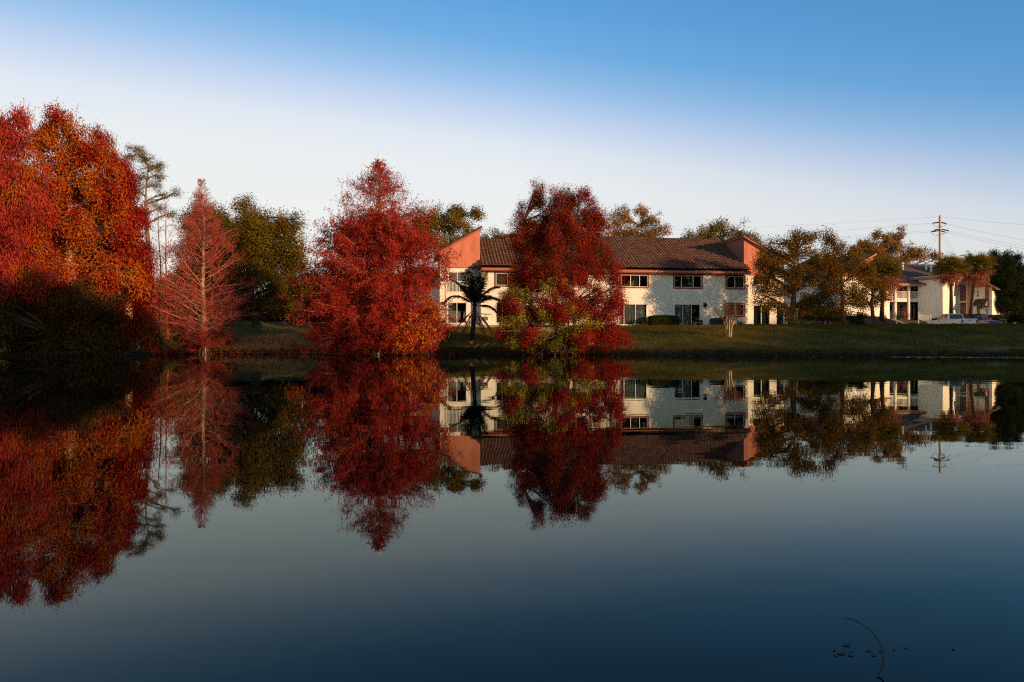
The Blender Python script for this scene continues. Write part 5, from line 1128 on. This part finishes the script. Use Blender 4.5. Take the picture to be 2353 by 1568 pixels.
wp = at(2060, 752, 77); post = thing('marker_post', 'short white leaning post on the mulch before the balcony house', 'post', (wp.x, wp.y, float(gz(wp.x, wp.y))))
MB().prism_y([(.02, -.2), (.14, -.2), (-.13, 1.62), (-.25, 1.62)], -.03, .03).build('board', METAL, post); MB().prism_y([(-.23, 1.63), (-.15, 1.63), (-.15, 1.68), (-.23, 1.68)], -.03, .03).build('cap', METAL, post)
ub = G(2096.5, 79); util = thing('utility_box', 'small green utility box at the edge of the driveway', 'utility box', ub); MB().box(-.25, .25, -.2, .2, -.1, .5).build('body', plain('utility_green', (.02, .16, .11), .5), util, bevel=.03); MB().box(-.28, .28, -.23, .23, .5, .58).build('lid', plain('utility_green_lid', (.025, .2, .14), .5), util, bevel=.015)

# ---------------------------------------------------------------- car park
ASPH = surf('asphalt', [(.032, .032, .034), (.055, .054, .054)], scale=1.2, rough=.95, bump=.4, bscale=60)
def gsheet(name, xs, ys, mat, dz, keep=None, kind='structure', parent=None):
    V, F = grid_mesh(xs, ys, lambda x, y: gz(x, y) + dz)
    if keep is not None: c = V[F].mean(1); F = F[keep(c[:, 0], c[:, 1])]
    o = np_mesh(name, [(V, F)], mat, parent, smooth=True); return tag(o, kind=kind) if kind else o
gsheet('parking_lot', np.arange(40, 130, .6), np.arange(76, 98, .5), ASPH, .035, lambda x, y: (x - 1.5 * sstep(80, 90, y) > 49.2 - (y - 76) * .05) & (y < 91.5 - .766 / .643 * (x - 62) * (x < 62) * 0 + (x > 66) * 4))
MULCH = surf('mulch', [(.05, .022, .014), (.11, .045, .026), (.08, .035, .02)], scale=5, rough=1, bump=.8, bscale=30)
gsheet('mulch_bed', np.arange(33, 52, .5), np.arange(71, 92, .5), MULCH, .03, lambda x, y: (x - 1.5 * sstep(80, 90, y) < 48.9 - (y - 76) * .05) & (y < 84 + (x - 41.6) * 1.0) & (y > 71.5))
KERB = surf('kerb', [(.40, .36, .31), (.55, .5, .44)], scale=4, rough=.9)
mb = MB(); pts = [(48.9 - (y - 76) * .05 + 1.5 * float(sstep(80, 90, y)) + .15, y) for y in np.arange(76.5, 92, .5)]
for (x0, y0_), (x1, y1_) in zip(pts, pts[1:]):
    z0, z1 = float(gz(x0, y0_)), float(gz(x1, y1_)); mb.add([(x0 - .1, y0_, z0 - .1), (x0 + .1, y0_, z0 - .1), (x0 + .1, y0_, z0 + .14), (x0 - .1, y0_, z0 + .14), (x1 - .1, y1_, z1 - .1), (x1 + .1, y1_, z1 - .1), (x1 + .1, y1_, z1 + .14), (x1 - .1, y1_, z1 + .14)], [(3, 2, 6, 7), (0, 3, 7, 4), (1, 5, 6, 2), (0, 1, 2, 3), (7, 6, 5, 4)])
tag(mb.build('kerb', KERB), kind='structure')
PAINT = plain('road_paint', (.6, .6, .57), .7)
mk = []
def stripe(p0, p1, w=.12):
    a, b = np.array(p0), np.array(p1); t = np.linspace(0, 1, 14)[:, None]; c = a + (b - a) * t; nrm = np.array([-(b - a)[1], (b - a)[0]]); nrm = nrm / np.linalg.norm(nrm) * w / 2
    L_, R__ = c + nrm, c - nrm; V = np.concatenate([np.column_stack([L_, gz(L_[:, 0], L_[:, 1]) + .055]), np.column_stack([R__, gz(R__[:, 0], R__[:, 1]) + .055])]); k = len(t); mk.append((V, np.array([[i, i + 1, i + 1 + k, i + k] for i in range(k - 1)])))
stripe((51.5, 88.5), (57.5, 84.0)); 
for xx in (50.8, 53.9, 56.8, 59.8, 62.8, 65.8, 69): stripe((xx, 77.6), (xx, 82.6))
tag(np_mesh('road_markings', mk, PAINT), kind='structure')
# ---------------------------------------------------------------- vehicles
def paint(name, c, rough=.35): return plain(name, c, rough, .4, 0, .08)
RUBBER = plain('rubber', (.018, .018, .019), .85, .2); ALLOY = plain('alloy', (.50, .50, .52), .3, .5, .8); LAMPRED = plain('lamp_red', (.10, .008, .007), .3); LAMPCLEAR = plain('lamp_clear', (.65, .66, .66), .15); DARKGL = plain('tinted_glass', (.012, .014, .016), .06, .6); CHROME = plain('chrome', (.7, .7, .7), .15, .5, 1.0)

def body_mesh(prof, W, tum=None, zb=0, zt=1, inset=.0):
    """side outline (x, z) swept across the width; TUM narrows it towards the top"""
    mb = MB(); k = len(prof); ys = [-1, -.9, .9, 1]; V = []
    for y in ys:
        for x, z in prof:
            w = W / 2 * (1 - (tum or 0) * min(max((z - zb) / (zt - zb), 0), 1)); dz = 0
            V.append((x, y * w, z - (.025 if abs(y) == 1 and z > zb + .3 * (zt - zb) else 0)))
    F = [tuple(range(k)), tuple(reversed(range(3 * k, 4 * k)))]
    for j in range(3):
        for i in range(k): F.append((j * k + i, j * k + (i + 1) % k, (j + 1) * k + (i + 1) % k, (j + 1) * k + i))
    mb.add(V, F); return mb

def arch(cx, r, z0, n=9):
    """bottom outline going under a wheel arch, front to rear"""
    a0 = math.asin(min(1, max(-1, (z0 - r * .94) / r))); return [(cx + r * math.cos(a), r * .92 + r * math.sin(a)) for a in np.linspace(max(a0, -.2), math.pi - max(a0, -.2), n)]

def car(name, label, cat, loc, heading, W, top, cab, wheels, wr, pnt, z0=.28, zb=.95, zt=1.45, glass_side=(), ws=None, rw=None, extras=None, group=None, tum=.2):
    """x runs forward from the rear bumper; TOP outline from rear to front over the body, CAB outline of the glasshouse"""
    r_ = thing(name, label, cat, loc, math.atan2(heading[1], heading[0]), group); L = max(x for x, z in top)
    under = [(top[-1][0] - .02, z0 + .08)]
    for wx in sorted(wheels, reverse=True): under += [(wx + wr * 1.2, z0)] + arch(wx, wr * 1.12, z0) + [(wx - wr * 1.2, z0)]
    under += [(top[0][0] + .02, z0 + .08)]
    body_mesh(top + under, W, .06, z0, zb).build('body', pnt, r_, smooth=False, bevel=.012)
    body_mesh(cab, W * .955, tum, zb, zt).build('cabin', pnt, r_, bevel=.012)
    wy = lambda z: W * .955 / 2 * (1 - tum * min(max((z - zb) / (zt - zb), 0), 1))
    for poly in glass_side:
        for s in (-1, 1): MB().add([(x, s * (wy(z) + .004), z) for x, z in poly] + [(x, s * (wy(z) - .02), z) for x, z in poly], [tuple(range(len(poly))), tuple(range(2 * len(poly) - 1, len(poly) - 1, -1))] + [(i, (i + 1) % len(poly), (i + 1) % len(poly) + len(poly), i + len(poly)) for i in range(len(poly))]).build('side_window', DARKGL, r_)
    for nm, pr in (('windscreen', ws), ('rear_window', rw)):
        if pr:
            (xa, za), (xb, zb_) = pr; d = .012 if nm == 'windscreen' else -.012
            MB().add([(xa + d, -wy(za) * .88, za), (xa + d, wy(za) * .88, za), (xb + d, wy(zb_) * .86, zb_), (xb + d, -wy(zb_) * .86, zb_), (xa, -wy(za) * .88, za - .02), (xa, wy(za) * .88, za - .02), (xb, wy(zb_) * .86, zb_ - .02), (xb, -wy(zb_) * .86, zb_ - .02)], [(0, 1, 2, 3), (7, 6, 5, 4), (0, 4, 5, 1), (1, 5, 6, 2), (2, 6, 7, 3), (3, 7, 4, 0)]).build(nm, DARKGL, r_)
    for wx in wheels:
        for s in (-1, 1):
            t = MB().disc_x(wx, s * (W / 2 - .13), wr, wr, .22, 24).build('wheel', RUBBER, r_, bevel=.02)
            rim = MB().disc_x(wx, s * (W / 2 - .018), wr, wr * .62, .015, 20)
            for q in range(5): a = q * 1.2566; c_, s_ = math.cos(a), math.sin(a); rim.tube([(wx, s * (W / 2 - .004), wr), (wx + wr * .6 * c_, s * (W / 2 - .004), wr + wr * .6 * s_)], .03, 5)
            rim.build('rim', ALLOY, t)
    if extras: extras(r_, W)
    return r_

def pickup_extras(r_, W):
    h = W / 2
    MB().box(-.022, .0, -.76, .76, .72, 1.24).build('tailgate', r_.children[0].data.materials[0], r_, bevel=.01)
    for s in (-1, 1):
        MB().box(-.018, .10, min(s * .80, s * .965), max(s * .80, s * .965), .80, 1.18).build('tail_light', LAMPRED, r_)
        for x in (2.75, 3.55): MB().box(x, x + .18, min(s * h * .955, s * (h * .955 + .05)), max(s * h * .955, s * (h * .955 + .05)), 1.06, 1.10).build('door_handle', BLACK, r_)
        MB().prism_y([(4.02, 1.28), (4.02, 1.5), (4.14, 1.48), (4.17, 1.28)], min(s * .98, s * 1.2), max(s * .98, s * 1.2)).build('mirror', BLACK, r_)
        MB().box(4.55, 4.85, min(s * .93, s * 1.0), max(s * .93, s * 1.0), 1.01, 1.06).build('badge', BLACK, r_)
        MB().box(5.62, 5.73, min(s * .62, s * .93), max(s * .62, s * .93), .78, .98).build('headlight', LAMPCLEAR, r_)
    MB().box(-.17, .02, -.98, .98, .46, .66).build('bumper', CHROME, r_, bevel=.03)
    MB().box(-.185, -.165, -.17, .17, .5, .63).build('licence_plate', plain('plate', (.45, .5, .5), .5), r_)
    MB().tube([(-.024, 0, 1.10), (-.036, 0, 1.10)], [.085, .085], 6).build('emblem', BLACK, r_)
    MB().box(2.14, 2.22, -.14, .14, 1.90, 1.945).build('brake_light', LAMPRED, r_)
    MB().box(.02, 1.98, -.86, .86, 1.29, 1.335).build('bed_cover', r_.children[0].data.materials[0], r_, bevel=.02)
PT = [(0, .50), (0, 1.27), (.03, 1.30), (2.02, 1.30), (4.25, 1.30), (4.5, 1.26), (5.5, 1.15), (5.72, 1.02), (5.78, .55)]
PC = [(2.06, 1.29), (2.18, 1.90), (2.4, 1.955), (3.3, 1.955), (3.55, 1.90), (4.38, 1.29)]
def lotz(x, y): return float(gz(x, y)) + .035
hp = (-.075, .997); rp_ = at(2228, 750, 77.4)
car('pickup_truck', 'white four door pickup truck seen from behind, its wheels hidden by the grass crest', 'pickup truck', (rp_.x, rp_.y, lotz(rp_.x, rp_.y) + .07), hp, 2.02, PT, PC, (1.35, 4.85), .40, paint('white_paint', (.66, .67, .67)), z0=.46, zb=1.3, zt=1.95,
    glass_side=([(2.32, 1.36), (2.40, 1.84), (2.88, 1.86), (2.90, 1.36)], [(3.0, 1.36), (2.99, 1.86), (3.40, 1.86), (4.12, 1.36)]), ws=((4.30, 1.36), (3.60, 1.88)), rw=((2.075, 1.38), (2.165, 1.86)), extras=pickup_extras, tum=.17)

def sedan_extras(r_, W):
    for s in (-1, 1):
        MB().prism_y([(4.30, .66), (4.64, .60), (4.70, .70), (4.2, .80)], min(s * .55, s * .875), max(s * .55, s * .875)).build('headlight', LAMPCLEAR, r_)
        MB().prism_y([(-.012, .72), (-.012, .90), (.30, .92), (.25, .76)], min(s * .5, s * .885), max(s * .5, s * .885)).build('tail_light', LAMPRED, r_)
        MB().prism_y([(3.1, .92), (3.1, 1.04), (3.24, 1.02), (3.28, .92)], min(s * .86, s * 1.04), max(s * .86, s * 1.04)).build('mirror', r_.children[0].data.materials[0], r_)
        for x in (1.55, 2.55): MB().box(x, x + .16, min(s * .89, s * .92), max(s * .89, s * .92), .82, .85).build('door_handle', CHROME, r_)
    MB().prism_y([(4.66, .40), (4.755, .44), (4.735, .66), (4.66, .70)], -.5, .5).build('grille', BLACK, r_)
    MB().tube([(4.755, 0, .58), (4.775, 0, .58)], [.07, .07], 12).build('emblem', CHROME, r_)
    MB().box(4.75, 4.77, -.16, .16, .30, .41).build('licence_plate', plain('plate', (.45, .5, .5), .5), r_)
ST = [(0, .45), (.0, .95), (.25, 1.0), (.8, 1.0), (3.3, .97), (3.9, .90), (4.5, .74), (4.72, .62), (4.75, .36)]
SC = [(.55, .99), (1.25, 1.36), (1.75, 1.45), (2.3, 1.45), (2.75, 1.38), (3.55, .95)]
SG = ([(.95, 1.02), (1.38, 1.33), (1.85, 1.38), (1.88, 1.02)], [(1.96, 1.02), (1.94, 1.385), (2.35, 1.38), (2.72, 1.30), (3.15, 1.02)])
# its nose points towards the pond
fx_ = at(2309, 750, 80.6); hs = (.05, -.999); rs = (fx_.x - hs[0] * 4.75, fx_.y - hs[1] * 4.75)
car('sedan', 'silver blue sedan with its nose towards the pond, next to the white pickup', 'car', (rs[0], rs[1], lotz(rs[0] + 1, rs[1] - 2.5)), hs, 1.82, ST, SC, (.95, 3.75), .33, paint('blue_silver_paint', (.20, .22, .24), .4), z0=.22, zb=.97, zt=1.45, glass_side=SG, ws=((3.42, 1.01), (2.80, 1.36)), rw=((.66, 1.03), (1.2, 1.32)), extras=sedan_extras)
UT = [(0, .5), (-.02, 1.0), (.05, 1.12), (3.3, 1.10), (3.8, 1.05), (4.5, .95), (4.66, .75), (4.7, .45)]
UC = [(.12, 1.11), (.35, 1.62), (.7, 1.72), (2.3, 1.74), (2.8, 1.66), (3.6, 1.09)]
def suv_extras(r_, W):
    for s in (-1, 1):
        MB().prism_y([(-.03, .95), (-.03, 1.22), (.12, 1.22), (.10, .95)], min(s * .62, s * .93), max(s * .62, s * .93)).build('tail_light', LAMPRED, r_)
        mb = MB(); mb.tube([(2.9, s * .905, 1.13), (1.2, s * .905, 1.14), (.62, s * .90, 1.18), (.50, s * .875, 1.34), (.62, s * .82, 1.55)], .018, 5); mb.build('window_trim', CHROME, r_)
        MB().prism_y([(3.3, 1.06), (3.3, 1.2), (3.44, 1.18), (3.46, 1.06)], min(s * .88, s * 1.08), max(s * .88, s * 1.08)).build('mirror', r_.children[0].data.materials[0], r_)
    MB().box(-.05, -.02, -.17, .17, .72, .84).build('licence_plate', plain('plate', (.45, .5, .5), .5), r_)
ux = at(2268, 740, 87.2)
car('suv', 'black sport utility car parked behind the white pickup and the silver blue sedan', 'car', (ux.x, ux.y, lotz(ux.x, ux.y + 2)), (-.45, .89), 1.92, UT, UC, (.95, 3.75), .37, paint('black_paint', (.010, .009, .009), .45), z0=.3, zb=1.1, zt=1.74,
    glass_side=([(.62, 1.18), (.62, 1.55), (1.25, 1.64), (1.3, 1.17)], [(1.38, 1.17), (1.34, 1.65), (2.1, 1.66), (2.12, 1.16)], [(2.2, 1.16), (2.18, 1.66), (2.6, 1.62), (3.2, 1.15)]), ws=((3.5, 1.13), (2.85, 1.63)), rw=((.16, 1.18), (.36, 1.58)), extras=suv_extras)
bx = at(2303, 747, 91); hb_ = (-.985, .17)
car('sedan', 'brown sedan on the slope beside the low palm, partly out of view', 'car', (bx.x - hb_[0] * 4.75, bx.y - hb_[1] * 4.75, lotz(bx.x + 1.5, bx.y) - .05), hb_, 1.85, ST, SC, (.95, 3.75), .34, paint('brown_paint', (.12, .085, .07), .3), z0=.22, zb=.97, zt=1.45, glass_side=SG, ws=((3.42, 1.01), (2.80, 1.36)), rw=((.66, 1.03), (1.2, 1.32)), extras=sedan_extras)

# ---------------------------------------------------------------- birds in the cypress top
BW = plain('white_feathers', (.85, .83, .78), .8, .2); BK = plain('black_feathers', (.02, .018, .016), .8, .2); BEAK = plain('beak', (.50, .16, .05), .5)
def bird(label, p, s, tilt):
    r_ = thing('bird', label, 'bird', p, 0 if s > 0 else math.pi, 'white birds in the cypress top')
    c, t = math.cos(tilt), math.sin(tilt); rot = lambda x, z: (x * c - z * t, 0, x * t + z * c + .16)
    pts = [(-.26, -.06), (-.18, -.03), (-.06, .0), (.06, .04), (.15, .10), (.19, .18), (.18, .25), (.20, .31), (.25, .32)]
    mb = MB(); mb.tube([rot(x, z) for x, z in pts], [.012, .055, .095, .10, .065, .035, .028, .04, .022], 10); mb.build('body', BW, r_, smooth=True)
    for q in (-1, 1):
        w = MB(); V = [rot(.08, .07), rot(-.05, .09), rot(-.24, .0), rot(-.30, -.08), rot(-.12, -.03), rot(.05, .0)]
        w.add([(x, q * (.088 - .06 * max(0, -x)), z) for x, y, z in V] + [(x, q * (.105 - .07 * max(0, -x)), z) for x, y, z in V], [(0, 1, 2, 3, 4, 5), (11, 10, 9, 8, 7, 6)] + [(i, i + 6, (i + 1) % 6 + 6, (i + 1) % 6) for i in range(6)]); w.build('wing', BW, r_)
        MB().tube([rot(.0, -.06), (.0, q * .03, .08), (.01, q * .035, -.02)], [.016, .009, .008], 5).build('leg', BEAK, r_)
    MB().tube([rot(.24, .32), rot(.33, .30), rot(.40, .25)], [.018, .012, .004], 6).build('beak', BEAK, r_)
    MB().tube([rot(-.18, -.055), rot(-.25, -.085), rot(-.36, -.13)], [.05, .05, .012], 6).build('tail', BK, r_)
    return r_
BL = ['white bird alone on the very tip of the big red cypress', 'white bird leaning forward on the outer twig towards the bare cypress side of the top', 'white bird just under the topmost one, close to the bending tip', 'white bird with a dark tail hanging below, under its close neighbour near the stem', 'white upright bird lowest on the bare cypress side of the top', 'white hunched bird lowest on the house side of the cypress top']
for (u_, v_, s_), lab, tl_ in zip(BIRDS, BL, (.9, -.35, .7, .9, 1.0, .2)): bird(lab, at(u_, v_, 51.5), s_, tl_)

# ---------------------------------------------------------------- poles and wires
PY = 190.0; STEELW = surf('weathered_pole', [(.34, .27, .19), (.46, .37, .27)], scale=.5, rough=.85); INS = plain('insulator', (.10, .065, .045), .35); WIRE = plain('wire', (.16, .15, .14), .6, .3, .3)
pb = at(2159.5, 784, PY); pg = float(gz(pb.x, PY)); ptop = at(2159.5, 495.3, PY).z - pg
pole = thing('transmission_pole', 'tall pole with strings of insulators rising behind the fan palms', 'utility pole', (pb.x, PY, pg))
MB().tube([(0, 0, -.5), (0, 0, ptop * .5), (0, 0, ptop)], [.46, .33, .26], 14).build('pole', STEELW, pole, smooth=True)
O = Vector((pb.x, PY, pg))
mb = MB(); a_, b_ = at(2151.5, 531.5, PY - 1) - O, at(2167.2, 527.4, PY + 1) - O; mb.tube([a_, (0, -.32, (a_.z + b_.z) / 2)], .13, 6); mb.tube([(0, .3, (a_.z + b_.z) / 2), b_], .13, 6); mb.build('arm', BLACK, pole)
def insul(p0, p1):
    a, b = at(*p0, PY) - O, at(*p1, PY) - O; k = 9; pts, rr = [], []
    for i in range(k):
        for f, r in ((.0, .05), (.15, .19), (.6, .17), (.75, .05)): pts.append(a.lerp(b, (i + f) / k)); rr.append(r)
    MB().tube(pts, rr, 8).build('insulator', INS, pole)
def jumper(p0, p1, p2):
    a, b, c = (at(*p, PY - .8) - O for p in (p0, p1, p2)); MB().tube(bez(np.array([a]), np.array([b]), np.array([c]), 9)[0], .045, 5).build('jumper', WIRE, pole)
for p0, p1 in (((2156.5, 511.3), (2143, 513.3)), ((2162.5, 511.5), (2174.5, 514.2)), ((2156, 527.8), (2146.5, 529.4)), ((2168, 528), (2180, 530.6)), ((2150, 531.5), (2139.5, 533)), ((2162, 531.5), (2171.5, 533.4))): insul(p0, p1)
jumper((2142.5, 514), (2147, 522), (2159, 522)); jumper((2159, 522), (2172, 519.5), (2175, 515)); jumper((2138.5, 533.8), (2143, 541.5), (2158, 541.5)); jumper((2160, 541), (2171, 538), (2173, 534.5)); jumper((2161, 538.2), (2179, 536.5), (2181, 531))
for (u0, v0), (u1, v1) in (((2156.5, 514.5), (2127, 574)), ((2156.5, 531), (2134, 574)), ((2157, 536), (2140, 574)), ((2162, 515), (2190, 576)), ((2162.5, 535), (2181, 576)), ((2163, 528), (2186, 576))):
    a, b = at(u0, v0, PY) - O, at(u1, v1, PY) - O; e = a + (b - a) * (a.z / (a.z - b.z)); MB().tube([a, e], .014, 4).build('guy_wire', WIRE, pole)
def wire(label, p0, p1, Y1, sag, r):
    a, b = at(*p0, PY), at(*p1, Y1); t = np.linspace(0, 1, 26); P = np.array([a.lerp(b, float(q)) - Vector((0, 0, 4 * sag * q * (1 - q))) for q in t]); mb = MB(); mb.tube([Vector(p) - a for p in P], r, 5)
    o = mb.build('power_line', WIRE); o.location = a; tag(o, label, 'wire', 'power lines on the transmission pole')
for lab, p0, p1, Y1, sg, r in (('thin topmost wire running from the pole tip behind the long house', (2157, 498.3), (1430, 526), 420, 1.5, .016), ('highest thick wire running from the pole behind the bronze lawn trees', (2142, 513.6), (1470, 552), 400, 1.0, .020),
    ('upper one of the two close wires running behind the reddish thinning tree', (2145, 529.7), (1480, 562), 390, 1.0, .020), ('lower one of the two close wires running behind the reddish thinning tree', (2138, 533.3), (1490, 572), 380, 1.0, .020),
    ('thin topmost wire running from the pole tip over the dark conifer', (2162, 498.3), (2560, 526), 168, .6, .016), ('highest thick wire running from the pole over the dark conifer', (2175, 514.5), (2560, 580), 168, .8, .020),
    ('middle thick wire running from the pole over the dark conifer', (2181, 531), (2560, 592), 168, .8, .020), ('lowest thick wire running from the pole over the dark conifer', (2172, 533.8), (2560, 601), 168, .8, .020)): wire(lab, p0, p1, Y1, sg, r)
wb = G(693.5, 98); wp_ = thing('utility_pole', 'short visible length of a wooden pole beside the olive oak', 'utility pole', wb); hz = at(693.5, 530, 98).z - wb.z
MB().tube([(0, 0, -.3), (0, 0, hz)], [.17, .13], 9).build('pole', STEELW, wp_); MB().box(-.5, .5, -.06, .06, hz - .5, hz - .38).build('crossarm', BARK_GREY, wp_)
